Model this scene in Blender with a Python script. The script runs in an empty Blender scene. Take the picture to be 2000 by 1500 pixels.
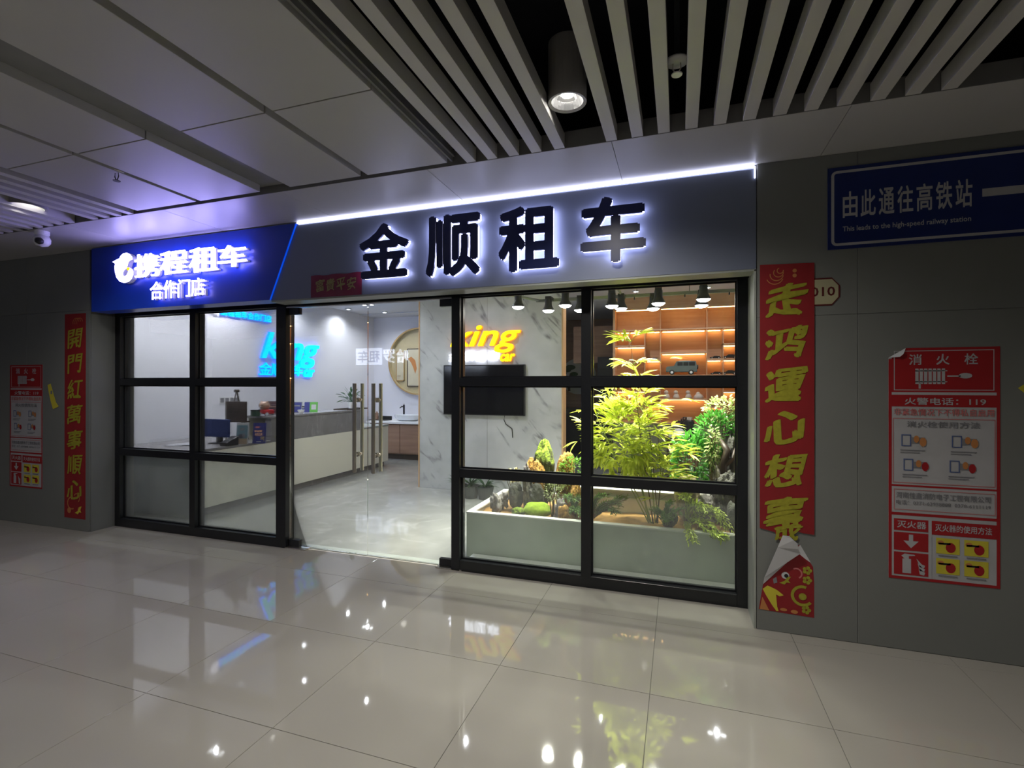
import bpy, bmesh, math, random
from mathutils import Vector, Matrix, noise
from mathutils.geometry import tessellate_polygon
random.seed(7)
S = bpy.context.scene
COL = S.collection
H = 1.55
FP = 972.4
YAW, PIT, ROL = .32315, .00162, -.00122

# ------------------------------------------------------------------ camera
cy, sy, cp, sp = math.cos(YAW), math.sin(YAW), math.cos(PIT), math.sin(PIT)
fw = Vector((-sy*cp, cy*cp, sp)); rt = Vector((cy, sy, 0)); dn = fw.cross(rt)
r2 = rt*math.cos(ROL) + dn*math.sin(ROL); d2 = dn*math.cos(ROL) - rt*math.sin(ROL)
cam = bpy.data.objects.new('camera', bpy.data.cameras.new('camera')); COL.objects.link(cam)
cam.data.sensor_width = 36; cam.data.lens = FP/2000*36; cam.data.clip_start = .05; cam.data.clip_end = 100
cam.matrix_world = Matrix(((r2.x, -d2.x, -fw.x, 0), (r2.y, -d2.y, -fw.y, 0), (r2.z, -d2.z, -fw.z, H), (0, 0, 0, 1)))
S.camera = cam
S.view_settings.view_transform = 'Standard'; S.view_settings.look = 'None'
S.view_settings.exposure = 0.0; S.view_settings.gamma = 1.0; S.view_settings.use_curve_mapping = False
w = bpy.data.worlds.new('world'); S.world = w; w.use_nodes = True
w.node_tree.nodes['Background'].inputs[0].default_value = (.5, .5, .6, 1)
w.node_tree.nodes['Background'].inputs[1].default_value = .0


def light(name, loc, power, color=(1, 1, 1), kind='POINT', size=.05, angle=120, blend=.6, aim=None, sx=None, sy_=None):
    l = bpy.data.lights.new(name, kind); l.energy = power; l.color = color
    if kind == 'SPOT':
        l.spot_size = math.radians(angle); l.spot_blend = blend; l.shadow_soft_size = size
    elif kind == 'AREA':
        l.shape = 'RECTANGLE'; l.size = sx; l.size_y = sy_
    else:
        l.shadow_soft_size = size
    o = bpy.data.objects.new(name, l); COL.objects.link(o); o.location = loc
    if aim is not None:
        o.rotation_euler = (Vector(aim)-Vector(loc)).to_track_quat('-Z', 'Y').to_euler()
    return o


CORR = (1.0, .95, .86)        # corridor downlights
SHOP = (.91, .93, 1.0)        # shop ceiling lights
PW_CORR, PW_SHOP, PW_TRACK = 158, 46, 108
# corridor ceiling lamps (fittings are built further down, at the same places)
CORR_LAMPS = [(-.52, 2.42, 3.0), (-4.93, 2.5, 2.99), (-.52, -.6, 3.0), (-4.93, -.6, 2.99), (3.6, 1.2, 3.0), (-9.3, 1.5, 2.99)]
for i, p in enumerate(CORR_LAMPS):
    light('corridor_lamp_light', (p[0], p[1], p[2]-.03), PW_CORR*(.9, .35, 1, .45, .5, .3)[i], CORR, 'SPOT', .05, 150, .9, (p[0], p[1], 0))
SHOP_LAMPS = [(-5.9, 4.5, 1), (-6.3, 8.45, 1), (-5.85, 9.05, 1), (-5.05, 9.2, 1), (-6.25, 7.15, 1), (-5.5, 6.3, 1), (-6.2, 5.75, 1), (-5.5, 4.75, 2),  # first entry is an added lamp that brightens the left inner wall
              (-4.3, 6.2, 2), (-5.6, 8.1, 2), (-2.6, 5.9, 1), (-.66, 8.3, 1), (.43, 8.3, 1), (.48, 7.1, 2), (-1.0, 6.9, 1), (-2.9, 4.9, 2)]
for x, y, n in SHOP_LAMPS:
    light('shop_lamp_light', (x, y, 3.04), PW_SHOP*(.8+.35*n)*(2.5 if y < 5.9 and x < -5.6 else 1.6 if y < 5.2 and x > -3.5 else 1. if x == -4.3 else .62), SHOP, 'SPOT', .02, 150, .9, (x, y, 0))

# ------------------------------------------------------------------ pixel helper (a point of the photo on a plane of the place)
def ray(px, py):
    a, b = px-1000, py-750
    return r2*a + d2*b + fw*FP
def PY(px, py, y):
    d = ray(px, py); return Vector((0, 0, H)) + d*(y/d.y)
def PX(px, py, x):
    d = ray(px, py); return Vector((0, 0, H)) + d*(x/d.x)
def PZ(px, py, z):
    d = ray(px, py); return Vector((0, 0, H)) + d*((z-H)/d.z)

# ------------------------------------------------------------------ materials
MATS = {}
def mat(name, col, rough=.5, metal=0., var=.06, scale=8., bump=0., emit=None, estr=0., spec=.5, coat=0., bscale=None, trans=0.):
    if name in MATS: return MATS[name]
    m = bpy.data.materials.new(name); m.use_nodes = True; nt = m.node_tree; N = nt.nodes; L = nt.links
    b = N['Principled BSDF']
    b.inputs['Roughness'].default_value = rough; b.inputs['Metallic'].default_value = metal
    b.inputs['Specular IOR Level'].default_value = spec; b.inputs['Coat Weight'].default_value = coat
    tc = N.new('ShaderNodeTexCoord'); nz = N.new('ShaderNodeTexNoise'); nz.inputs['Scale'].default_value = scale; nz.inputs['Detail'].default_value = 4
    L.new(tc.outputs['Object'], nz.inputs['Vector'])
    mx = N.new('ShaderNodeMix'); mx.data_type = 'RGBA'
    c0 = tuple(max(0, c*(1-var*2)) for c in col); c1 = tuple(min(1, c*(1+var*2)) for c in col)
    mx.inputs[6].default_value = (*c0, 1); mx.inputs[7].default_value = (*c1, 1)
    L.new(nz.outputs['Fac'], mx.inputs[0]); L.new(mx.outputs[2], b.inputs['Base Color'])
    if bump:
        bn = N.new('ShaderNodeBump'); bn.inputs['Strength'].default_value = bump; bn.inputs['Distance'].default_value = .01
        n2 = N.new('ShaderNodeTexNoise'); n2.inputs['Scale'].default_value = bscale or scale*6; n2.inputs['Detail'].default_value = 5
        L.new(tc.outputs['Object'], n2.inputs['Vector']); L.new(n2.outputs['Fac'], bn.inputs['Height']); L.new(bn.outputs[0], b.inputs['Normal'])
    if emit:
        b.inputs['Emission Color'].default_value = (*emit, 1); b.inputs['Emission Strength'].default_value = estr
    if trans: b.inputs['Transmission Weight'].default_value = trans
    MATS[name] = m
    return m


def ramp(N, stops):
    r = N.new('ShaderNodeValToRGB'); e = r.color_ramp.elements
    e[0].position, e[0].color = stops[0][0], (*stops[0][1], 1)
    e[1].position, e[1].color = stops[1][0], (*stops[1][1], 1)
    for p, c in stops[2:]:
        k = e.new(p); k.color = (*c, 1)
    return r


def marble(name, base, vein, rough, scale=1.0, rot=(0, 0.7, 0), width=.04, vamt=1.):
    m = bpy.data.materials.new(name); m.use_nodes = True; nt = m.node_tree; N = nt.nodes; L = nt.links
    b = N['Principled BSDF']; b.inputs['Roughness'].default_value = rough
    tc = N.new('ShaderNodeTexCoord'); mp = N.new('ShaderNodeMapping'); mp.inputs['Rotation'].default_value = rot
    L.new(tc.outputs['Object'], mp.inputs[0])
    n1 = N.new('ShaderNodeTexNoise'); n1.inputs['Scale'].default_value = 1.3*scale; n1.inputs['Detail'].default_value = 6
    n1.inputs['Distortion'].default_value = .6
    ms = N.new('ShaderNodeMapping'); ms.inputs['Scale'].default_value = (1, 1, .16); L.new(mp.outputs[0], ms.inputs[0]); L.new(ms.outputs[0], n1.inputs[0])
    a = N.new('ShaderNodeMath'); a.operation = 'SUBTRACT'; a.inputs[1].default_value = .5; L.new(n1.outputs['Fac'], a.inputs[0])
    a2 = N.new('ShaderNodeMath'); a2.operation = 'ABSOLUTE'; L.new(a.outputs[0], a2.inputs[0])
    r = ramp(N, [(0, (1, 1, 1)), (width, (0, 0, 0))]); L.new(a2.outputs[0], r.inputs[0])
    n3 = N.new('ShaderNodeTexNoise'); n3.inputs['Scale'].default_value = 3*scale; L.new(mp.outputs[0], n3.inputs[0])
    r3 = ramp(N, [(.45, (0, 0, 0)), (.65, (vamt, vamt, vamt))]); L.new(n3.outputs['Fac'], r3.inputs[0])
    mu = N.new('ShaderNodeMath'); mu.operation = 'MULTIPLY'; L.new(r.outputs[0], mu.inputs[0]); L.new(r3.outputs[0], mu.inputs[1])
    n2 = N.new('ShaderNodeTexNoise'); n2.inputs['Scale'].default_value = 2*scale; n2.inputs['Detail'].default_value = 3; L.new(mp.outputs[0], n2.inputs[0])
    r4 = ramp(N, [(.3, tuple(c*.86 for c in base)), (.7, tuple(min(1, c*1.06) for c in base))]); L.new(n2.outputs['Fac'], r4.inputs[0])
    mx = N.new('ShaderNodeMix'); mx.data_type = 'RGBA'; mx.inputs[7].default_value = (*vein, 1)
    L.new(mu.outputs[0], mx.inputs[0]); L.new(r4.outputs[0], mx.inputs[6]); L.new(mx.outputs[2], b.inputs['Base Color'])
    MATS[name] = m
    return m


def wood(name, c0, c1, rough=.45, axis=2, scale=3.):
    m = bpy.data.materials.new(name); m.use_nodes = True; nt = m.node_tree; N = nt.nodes; L = nt.links
    b = N['Principled BSDF']; b.inputs['Roughness'].default_value = rough
    tc = N.new('ShaderNodeTexCoord'); mp = N.new('ShaderNodeMapping'); sc = [14., 14., 14.]; sc[axis] = 1.2
    mp.inputs['Scale'].default_value = [s*scale/3 for s in sc]; L.new(tc.outputs['Object'], mp.inputs[0])
    n = N.new('ShaderNodeTexNoise'); n.inputs['Scale'].default_value = 1.5; n.inputs['Detail'].default_value = 6; L.new(mp.outputs[0], n.inputs[0])
    r = ramp(N, [(.3, c0), (.7, c1)]); L.new(n.outputs['Fac'], r.inputs[0]); L.new(r.outputs[0], b.inputs['Base Color'])
    MATS[name] = m
    return m


def glass(name, tint=(1, 1, 1), haze=0., gloss=1.):
    """a thin pane: clear straight through, mirror-like by the angle of view, a little dirt"""
    m = bpy.data.materials.new(name); m.use_nodes = True; nt = m.node_tree; N = nt.nodes; L = nt.links
    N.remove(N['Principled BSDF']); out = N['Material Output']
    tr = N.new('ShaderNodeBsdfTransparent'); tr.inputs[0].default_value = (*tint, 1)
    gl = N.new('ShaderNodeBsdfGlossy'); gl.inputs['Roughness'].default_value = .0
    fr = N.new('ShaderNodeFresnel'); fr.inputs['IOR'].default_value = 1.45
    mul = N.new('ShaderNodeMath'); mul.operation = 'MULTIPLY'; mul.inputs[1].default_value = gloss; L.new(fr.outputs[0], mul.inputs[0])
    mx = N.new('ShaderNodeMixShader'); L.new(mul.outputs[0], mx.inputs[0]); L.new(tr.outputs[0], mx.inputs[1]); L.new(gl.outputs[0], mx.inputs[2])
    df = N.new('ShaderNodeBsdfDiffuse'); df.inputs[0].default_value = (.6, .62, .62, 1)
    tc = N.new('ShaderNodeTexCoord'); nz = N.new('ShaderNodeTexNoise'); nz.inputs['Scale'].default_value = 2.5; nz.inputs['Detail'].default_value = 5
    L.new(tc.outputs['Object'], nz.inputs[0])
    mh = N.new('ShaderNodeMath'); mh.operation = 'MULTIPLY'; mh.inputs[1].default_value = haze*2; L.new(nz.outputs['Fac'], mh.inputs[0])
    m2 = N.new('ShaderNodeMixShader'); L.new(mh.outputs[0], m2.inputs[0]); L.new(mx.outputs[0], m2.inputs[1]); L.new(df.outputs[0], m2.inputs[2])
    L.new(m2.outputs[0], out.inputs[0])
    MATS[name] = m
    return m


def moss_rock(name, rock, moss, lo, hi, mossy_all=False, rough=.9):
    m = bpy.data.materials.new(name); m.use_nodes = True; nt = m.node_tree; N = nt.nodes; L = nt.links
    b = N['Principled BSDF']; b.inputs['Roughness'].default_value = rough
    tc = N.new('ShaderNodeTexCoord'); g = N.new('ShaderNodeNewGeometry'); sx = N.new('ShaderNodeSeparateXYZ'); L.new(g.outputs['Normal'], sx.inputs[0])
    nz = N.new('ShaderNodeTexNoise'); nz.inputs['Scale'].default_value = 14; nz.inputs['Detail'].default_value = 6; L.new(tc.outputs['Object'], nz.inputs[0])
    ad = N.new('ShaderNodeMath'); ad.operation = 'ADD'; L.new(sx.outputs[2], ad.inputs[0]); L.new(nz.outputs['Fac'], ad.inputs[1])
    r = ramp(N, [(lo, (0, 0, 0)), (hi, (1, 1, 1))]); L.new(ad.outputs[0], r.inputs[0])
    rr = ramp(N, [(.35, tuple(c*.45 for c in rock)), (.65, tuple(min(1, c*1.35) for c in rock))]); L.new(nz.outputs['Fac'], rr.inputs[0])
    n2 = N.new('ShaderNodeTexNoise'); n2.inputs['Scale'].default_value = 60; L.new(tc.outputs['Object'], n2.inputs[0])
    mr = ramp(N, [(.35, tuple(c*.4 for c in moss)), (.65, tuple(min(1, c*1.4) for c in moss))]); L.new(n2.outputs['Fac'], mr.inputs[0])
    mx = N.new('ShaderNodeMix'); mx.data_type = 'RGBA'; L.new(r.outputs[0], mx.inputs[0]); L.new(rr.outputs[0], mx.inputs[6]); L.new(mr.outputs[0], mx.inputs[7])
    L.new(mx.outputs[2], b.inputs['Base Color'])
    bn = N.new('ShaderNodeBump'); bn.inputs['Strength'].default_value = .8; bn.inputs['Distance'].default_value = .01; L.new(n2.outputs['Fac'], bn.inputs['Height']); L.new(bn.outputs[0], b.inputs['Normal'])
    MATS[name] = m
    return m


M_FLOOR = mat('polished_tile', (.34, .322, .288), .035, var=.035, scale=1.2, spec=.6)
M_GROUT = mat('grout', (.10, .095, .085), .8)
M_WALL = mat('grey_wall_panel', (.19, .197, .188), .5, var=.04, scale=2.5, bump=.02)
M_CEIL = mat('ceiling_panel', (.46, .455, .44), .38, var=.015, scale=2)
M_CEILSIDE = mat('ceiling_panel_edge', (.2, .2, .2), .6)
M_SLAT = mat('ceiling_slat_metal', (.52, .51, .48), .45, var=.02)
M_VOID = mat('plenum_black', (.012, .013, .02), .9)
M_SIGN = mat('fascia_grey_panel', (.165, .19, .265), .42, var=.02, scale=1.5)
M_BLUE = mat('fascia_blue_panel', (.008, .045, .42), .35, var=.02)
M_NAVY = mat('navy_letter_face', (.012, .02, .10), .35)
M_FRAME = mat('black_window_frame', (.010, .011, .014), .32, var=.1)
M_TRIM = mat('pale_stone_trim', (.34, .36, .33), .4, var=.1, scale=4)
M_WHITEP = mat('white_plaster', (.74, .74, .80), .7, var=.01)
M_INCEIL = mat('shop_ceiling_white', (.55, .55, .57), .8, var=.01)
M_INFLOOR = marble('shop_floor_marble', (.31, .31, .29), (.42, .42, .40), .12, 1.6, (.3, .4, .5), .05, .7)
M_MARBLE = marble('white_wall_marble', (.50, .51, .52), (.20, .20, .21), .22, 1.6, (0, .7, 0), .022, 1.)
M_MARBLE2 = marble('grey_counter_stone', (.25, .24, .24), (.4, .4, .4), .25, 3, (0, .4, .8), .03, .5)
M_CREAM = mat('cream_lacquer', (.80, .775, .66), .4, var=.01)
M_OAK = wood('oak_trim', (.50, .30, .15), (.62, .40, .22))
M_WALNUT = wood('shelf_wood', (.50, .29, .16), (.60, .38, .23), .5, 0)
M_CABWOOD = wood('vanity_wood', (.26, .15, .10), (.34, .21, .14), .5, 0)
M_DARKWOOD = wood('dark_wood', (.04, .028, .02), (.075, .05, .035))
M_STEEL = mat('brushed_steel', (.60, .57, .52), .34, 1., var=.05, scale=30)
M_BLACK = mat('black_plastic', (.012, .012, .014), .35)
M_TV = mat('tv_screen', (.006, .006, .008), .08, spec=.6)
M_GLASS = glass('window_glass', (.985, .995, .99), .006, .7)
M_GLASSD = glass('door_glass', (.97, .99, .98), .012, .9)
M_HAZEGL = glass('dusty_lower_glass', (.93, .96, .94), .13, .6)
M_WHITE = mat('white_plastic', (.75, .75, .75), .4)
M_PAPER = mat('white_paper', (.55, .55, .57), .8, var=.03)
M_RED = mat('couplet_red_paper', (.26, .009, .013), .6, var=.1, scale=12)
M_RED2 = mat('poster_red', (.34, .010, .014), .5, var=.03)
M_MAG = mat('banner_crimson', (.17, .008, .04), .35, var=.1)
M_GOLD = mat('gold_ink', (.36, .34, .03), .45, .1, var=.15, scale=40)
M_YEL = mat('poster_yellow', (.6, .52, .04), .6)
M_SIGNBLUE = mat('direction_sign_blue', (.005, .018, .13), .35)
M_SIGNWHITE = mat('direction_sign_white', (.44, .44, .46), .45)
M_LGREY = mat('print_grey', (.2, .2, .22), .7)
M_PINK = mat('print_pink', (.55, .16, .16), .7)
M_BLUEINK = mat('print_blue', (.08, .12, .28), .7)
M_ORANGEINK = mat('print_orange', (.5, .2, .06), .7)
E_WHITE = mat('letter_light_white', (.8, .8, .8), .5, emit=(.42, .37, 1.0), estr=12)
E_HALO = mat('halo_light_white', (.8, .8, .8), .5, emit=(.62, .64, 1.0), estr=6)
E_SIDE = mat('letter_side_dim', (.30, .30, .38), .5, emit=(.6, .6, .85), estr=.16)
E_STRIP = mat('led_strip_white', (.8, .8, .8), .5, emit=(.72, .74, 1.0), estr=8)
E_CYAN = mat('neon_cyan', (.0, .3, .4), .5, emit=(.0, .85, 1.0), estr=2.0)
E_CYSIDE = mat('neon_cyan_side', (.0, .1, .3), .5, emit=(.0, .16, 1.0), estr=6)
E_YEL = mat('neon_yellow', (.4, .3, .0), .5, emit=(1.0, .80, .0), estr=1.5)
E_YSIDE = mat('neon_yellow_side', (.4, .2, .0), .5, emit=(1.0, .28, .0), estr=1.6)
E_WHITE2 = mat('neon_white', (.7, .7, .7), .5, emit=(.85, .85, 1.0), estr=4)
E_WARM = mat('led_strip_warm', (.8, .6, .4), .5, emit=(1.0, .56, .20), estr=16)
E_LAMP = mat('lamp_glow', (.9, .9, .9), .5, emit=(.95, .97, 1.0), estr=18)
E_LAMPW = mat('lamp_glow_corridor', (.9, .9, .9), .5, emit=(1.0, .97, .92), estr=30)

# ------------------------------------------------------------------ mesh helpers
def link(o, parent=None):
    COL.objects.link(o)
    if parent is not None:
        o.parent = parent; o.matrix_parent_inverse = Matrix.Translation(-parent.location)
    return o
def tag(o, label=None, cat=None, group=None, kind=None):
    if label: o['label'] = label
    if cat: o['category'] = cat
    if group: o['group'] = group
    if kind: o['kind'] = kind
    return o
def empty(name, loc, label=None, cat=None, group=None, kind=None):
    o = bpy.data.objects.new(name, None); o.empty_display_size = .1; o.location = loc; COL.objects.link(o)
    return tag(o, label, cat, group, kind)
def copy_tree(o, loc):
    c = o.copy(); COL.objects.link(c); c.location = loc
    for ch in list(o.children):
        d = ch.copy(); COL.objects.link(d); d.parent = c
        for g in list(ch.children):
            e = g.copy(); COL.objects.link(e); e.parent = d
    return c


class MB:
    def __init__(s): s.v = []; s.f = []; s.m = []; s.mats = []
    def mi(s, m):
        if m not in s.mats: s.mats.append(m)
        return s.mats.index(m)
    def add(s, vs, fs, m=None):
        b = len(s.v); s.v += [tuple(v) for v in vs]; k = s.mi(m) if m else 0
        for f in fs: s.f.append([b+i for i in f]); s.m.append(k)
        return s
    def box(s, x0, y0, z0, x1, y1, z1, m=None):
        if x0 > x1: x0, x1 = x1, x0
        if y0 > y1: y0, y1 = y1, y0
        if z0 > z1: z0, z1 = z1, z0
        return s.add([(x0, y0, z0), (x1, y0, z0), (x1, y1, z0), (x0, y1, z0), (x0, y0, z1), (x1, y0, z1), (x1, y1, z1), (x0, y1, z1)],
                     [(0, 3, 2, 1), (4, 5, 6, 7), (0, 1, 5, 4), (1, 2, 6, 5), (2, 3, 7, 6), (3, 0, 4, 7)], m)
    def cyl(s, p0, p1, r0, r1=None, n=16, cap=True, m=None):
        r1 = r0 if r1 is None else r1; p0 = Vector(p0); p1 = Vector(p1); q = (p1-p0).to_track_quat('Z', 'Y')
        vs = []
        for p, r in ((p0, r0), (p1, r1)):
            for i in range(n):
                a = 2*math.pi*i/n; vs.append(p + q @ Vector((r*math.cos(a), r*math.sin(a), 0)))
        fs = [(i, (i+1) % n, n+(i+1) % n, n+i) for i in range(n)]
        if cap: fs += [tuple(range(n-1, -1, -1)), tuple(range(n, 2*n))]
        return s.add(vs, fs, m)
    def lathe(s, c, prof, n=24, m=None, axis='z'):
        vs = []; c = Vector(c)
        for r, h in prof:
            for i in range(n):
                a = 2*math.pi*i/n; u, v = r*math.cos(a), r*math.sin(a)
                vs.append(c + (Vector((u, v, h)) if axis == 'z' else Vector((u, h, v)) if axis == 'y' else Vector((h, u, v))))
        fs = []
        for k in range(len(prof)-1):
            for i in range(n):
                j = (i+1) % n; q = (k*n+i, k*n+j, (k+1)*n+j, (k+1)*n+i); fs.append(q if axis != 'y' else q[::-1])
        return s.add(vs, fs, m)
    def tube(s, pts, r, n=6, m=None):
        pts = [Vector(p) for p in pts]; vs = []; k = len(pts)
        for i, p in enumerate(pts):
            d = (pts[min(i+1, k-1)]-pts[max(i-1, 0)]); q = d.to_track_quat('Z', 'Y'); rr = r[i] if isinstance(r, (list, tuple)) else r
            for j in range(n):
                a = 2*math.pi*j/n; vs.append(p + q @ Vector((rr*math.cos(a), rr*math.sin(a), 0)))
        fs = [(i*n+j, i*n+(j+1) % n, (i+1)*n+(j+1) % n, (i+1)*n+j) for i in range(k-1) for j in range(n)]
        fs += [tuple(range(n-1, -1, -1)), tuple(range((k-1)*n, k*n))]
        return s.add(vs, fs, m)
    def poly(s, pts2, O, U, V, Nn, depth=0., lift=0., m=None, mside=None):
        """a flat outline (maybe hollow-cornered) on the plane O,U,V; with depth it grows back against Nn"""
        P = [Vector(O)+Vector(U)*a+Vector(V)*b+Vector(Nn)*lift for a, b in pts2]
        area = sum(pts2[i][0]*pts2[(i+1) % len(pts2)][1]-pts2[(i+1) % len(pts2)][0]*pts2[i][1] for i in range(len(pts2)))
        flip = (Vector(U).cross(Vector(V))).dot(Vector(Nn)) < 0
        if (area < 0) != flip: P = P[::-1]; pts2 = pts2[::-1]
        tr = tessellate_polygon([[Vector((a, b, 0)) for a, b in pts2]])
        nn = Vector(Nn); fix = []
        for t in tr:
            n = (P[t[1]]-P[t[0]]).cross(P[t[2]]-P[t[0]]); fix.append(tuple(t) if n.dot(nn) > 0 else tuple(t)[::-1])
        s.add(P, fix, m)
        if depth:
            Q = [p-nn*depth for p in P]; k = len(P)
            s.add(P+Q, [(i, k+i, k+(i+1) % k, (i+1) % k) for i in range(k)], mside or m)
            s.add(Q, [t[::-1] for t in fix], mside or m)
        return s
    def build(s, name, m=None, parent=None, smooth=False, bev=0., seg=2, kind=None, label=None):
        me = bpy.data.meshes.new(name); me.from_pydata(s.v, [], s.f)
        if s.mats:
            for q in s.mats: me.materials.append(q)
            me.polygons.foreach_set('material_index', s.m)
        else: me.materials.append(m)
        if bev:
            bm = bmesh.new(); bm.from_mesh(me)
            es = [e for e in bm.edges if len(e.link_faces) == 2 and e.calc_face_angle(0) > .5]
            bmesh.ops.bevel(bm, geom=es, offset=bev, segments=seg, affect='EDGES', clamp_overlap=True, profile=.5)
            bm.to_mesh(me); bm.free()
        if smooth:
            me.polygons.foreach_set('use_smooth', [True]*len(me.polygons))
        me.update()
        o = link(bpy.data.objects.new(name, me), parent)
        return tag(o, label, kind=kind)
def boxo(name, m, parent, x0, y0, z0, x1, y1, z1, bev=0., **k): return MB().box(x0, y0, z0, x1, y1, z1).build(name, m, parent, bev=bev, **k)

# ------------------------------------------------------------------ lettering
GL = {}
def glyph(txt, bold=0., shear=0., depth=0., res=3):
    key = (txt, bold, shear, depth, res)
    if key in GL: return GL[key]
    c = bpy.data.curves.new('lettering', 'FONT'); c.body = txt; c.offset = bold; c.shear = shear; c.extrude = depth/2; c.resolution_u = res
    c.fill_mode = 'BOTH' if depth else 'FRONT'
    o = bpy.data.objects.new('lettering', c); COL.objects.link(o); dg = bpy.context.evaluated_depsgraph_get(); dg.update()
    me = bpy.data.meshes.new_from_object(o.evaluated_get(dg)); vs = [tuple(v.co) for v in me.vertices]; fs = [tuple(p.vertices) for p in me.polygons]
    ns = [1. if min(vs[i][2] for i in p.vertices) > .25*depth+1e-6 else 0. for p in me.polygons]
    bpy.data.objects.remove(o); bpy.data.curves.remove(c); bpy.data.meshes.remove(me)
    xs = [v[0] for v in vs] or [0, 1]; ys = [v[1] for v in vs] or [0, 1]
    GL[key] = (vs, fs, (min(xs), min(ys), max(xs), max(ys)), ns)
    return GL[key]
def put(mb, txt, O, U, V, Nn, wd, ht, bold=.015, shear=0., lift=0., depth=0., m=None, mside=None, brush=0., res=3):
    """lettering stretched to wd x ht with its lower left corner at O; with depth its front stands at lift, its back at lift-depth"""
    vs, fs, (x0, y0, x1, y1), ns = glyph(txt, 0., shear, 1. if depth else 0., res)
    # a heavy weight is the outline repeated around a small circle
    nc = 0 if bold < .01 else (4 if bold < .03 else 6 if bold < .045 else 8)
    sh = [(0, 0)]+[(bold*math.cos(2*math.pi*(k+.5)/nc), bold*math.sin(2*math.pi*(k+.5)/nc)) for k in range(nc)]
    x0 -= bold; y0 -= bold; x1 += bold; y1 += bold
    sx = wd/max(1e-6, x1-x0); sy2 = ht/max(1e-6, y1-y0)
    O, U, V, Nn = Vector(O), Vector(U), Vector(V), Vector(Nn)
    k0 = mb.mi(m) if m else 0; k1 = mb.mi(mside) if mside else k0
    bold_step = .00035 if depth else (.00016 if brush else .00006)
    if brush: sh = [(ex*1.25+ey*.35, ey*.75+ex*.35) for ex, ey in sh]
    for kk, (ex, ey) in enumerate(sh):
        b0 = len(mb.v); lk = lift + bold_step*kk
        for v in vs:
            a = (v[0]+ex-x0)*sx; b = (v[1]+ey-y0)*sy2
            if brush:
                q = Vector((v[0]*1.7, v[1]*1.7, 7.7)); a += brush*noise.noise(q)*wd; b += brush*noise.noise(q+Vector((9, 3, 1)))*ht
                lk = lift + bold_step*kk + .00012*(v[0]+v[1]); b += .45*brush*(a/max(wd, 1e-6)-.5)*ht
            mb.v.append(tuple(O+U*a+V*b+Nn*(lk + (depth*(v[2]-.5) if depth else 0))))
        for f, n in zip(fs, ns):
            mb.f.append([b0+i for i in f]); mb.m.append(k0 if (n > .5 or not depth) else k1)
    return mb
X, Y, Z = Vector((1, 0, 0)), Vector((0, 1, 0)), Vector((0, 0, 1))

class Print:
    """flat print on the plane O,U,V facing Nn (sizes in metres from O)"""
    def __init__(s, O, U, V, Nn): s.O, s.U, s.V, s.N = Vector(O), Vector(U), Vector(V), Vector(Nn); s.mb = MB()
    def rect(s, a0, b0, a1, b1, m, l=1): s.mb.poly([(a0, b0), (a1, b0), (a1, b1), (a0, b1)], s.O, s.U, s.V, s.N, 0, l*.0006, m); return s
    def ring(s, a0, b0, a1, b1, t, m, l=1):
        s.rect(a0, b0, a1, b0+t, m, l); s.rect(a0, b1-t, a1, b1, m, l); s.rect(a0, b0+t, a0+t, b1-t, m, l); s.rect(a1-t, b0+t, a1, b1-t, m, l); return s
    def poly(s, pts, m, l=1): s.mb.poly(pts, s.O, s.U, s.V, s.N, 0, l*.0006, m); return s
    def disc(s, a, b, r, m, l=1, ry=None, n=14): return s.poly([(a+r*math.cos(2*math.pi*i/n), b+(ry or r)*math.sin(2*math.pi*i/n)) for i in range(n)], m, l)
    def arc(s, a, b, r, t, a0, a1, m, l=1, n=14):
        A = [math.radians(a0+(a1-a0)*i/n) for i in range(n+1)]
        return s.poly([(a+r*math.cos(q), b+r*math.sin(q)) for q in A]+[(a+(r-t)*math.cos(q), b+(r-t)*math.sin(q)) for q in A[::-1]], m, l)
    def text(s, t, a0, b0, a1, b1, m, l=1, bold=.015, brush=0., shear=0., res=2):
        put(s.mb, t, s.O+s.U*a0+s.V*b0, s.U, s.V, s.N, a1-a0, b1-b0, bold, shear, l*.0006, 0, m, brush=brush, res=res); return s
    def build(s, name, parent, **k): return s.mb.build(name, None, parent, **k)

# ================================================================== THE CORRIDOR
ZC = 2.959
def st(o): o['kind'] = 'structure'; return o
floor = st(boxo('floor', M_GROUT, None, -14, -4.2, -.1, 6, 3.9, -.0025))
tm = {}
def tile(x0, y0, x1, y1):
    k = (round(x1-x0, 3), round(y1-y0, 3)); g = .0013
    if k not in tm:
        b = MB().box(g, g, -.012, k[0]-g, k[1]-g, 0); o = b.build('floor_tile', M_FLOOR, floor, bev=.0008, seg=1); tm[k] = o.data
    else:
        o = link(bpy.data.objects.new('floor_tile', tm[k]), floor)
    o.location = (x0, y0, 0)
xs = [-.137+.8*i for i in range(-16, 7)]
ysr = [3.39-.8*i for i in range(0, 9)]
for x in xs:
    for y in ysr: tile(x, y-.8, x+.8, y)
    # the cut row along the wall; it runs on to the frame inside the opening
    x1 = x+.8
    if x1 <= -5.86 or x >= .469: tile(x, 3.39, x1, 3.5 if x > -5.9 else 3.545)
    else: tile(x, 3.39, x1, 3.86)

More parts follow.
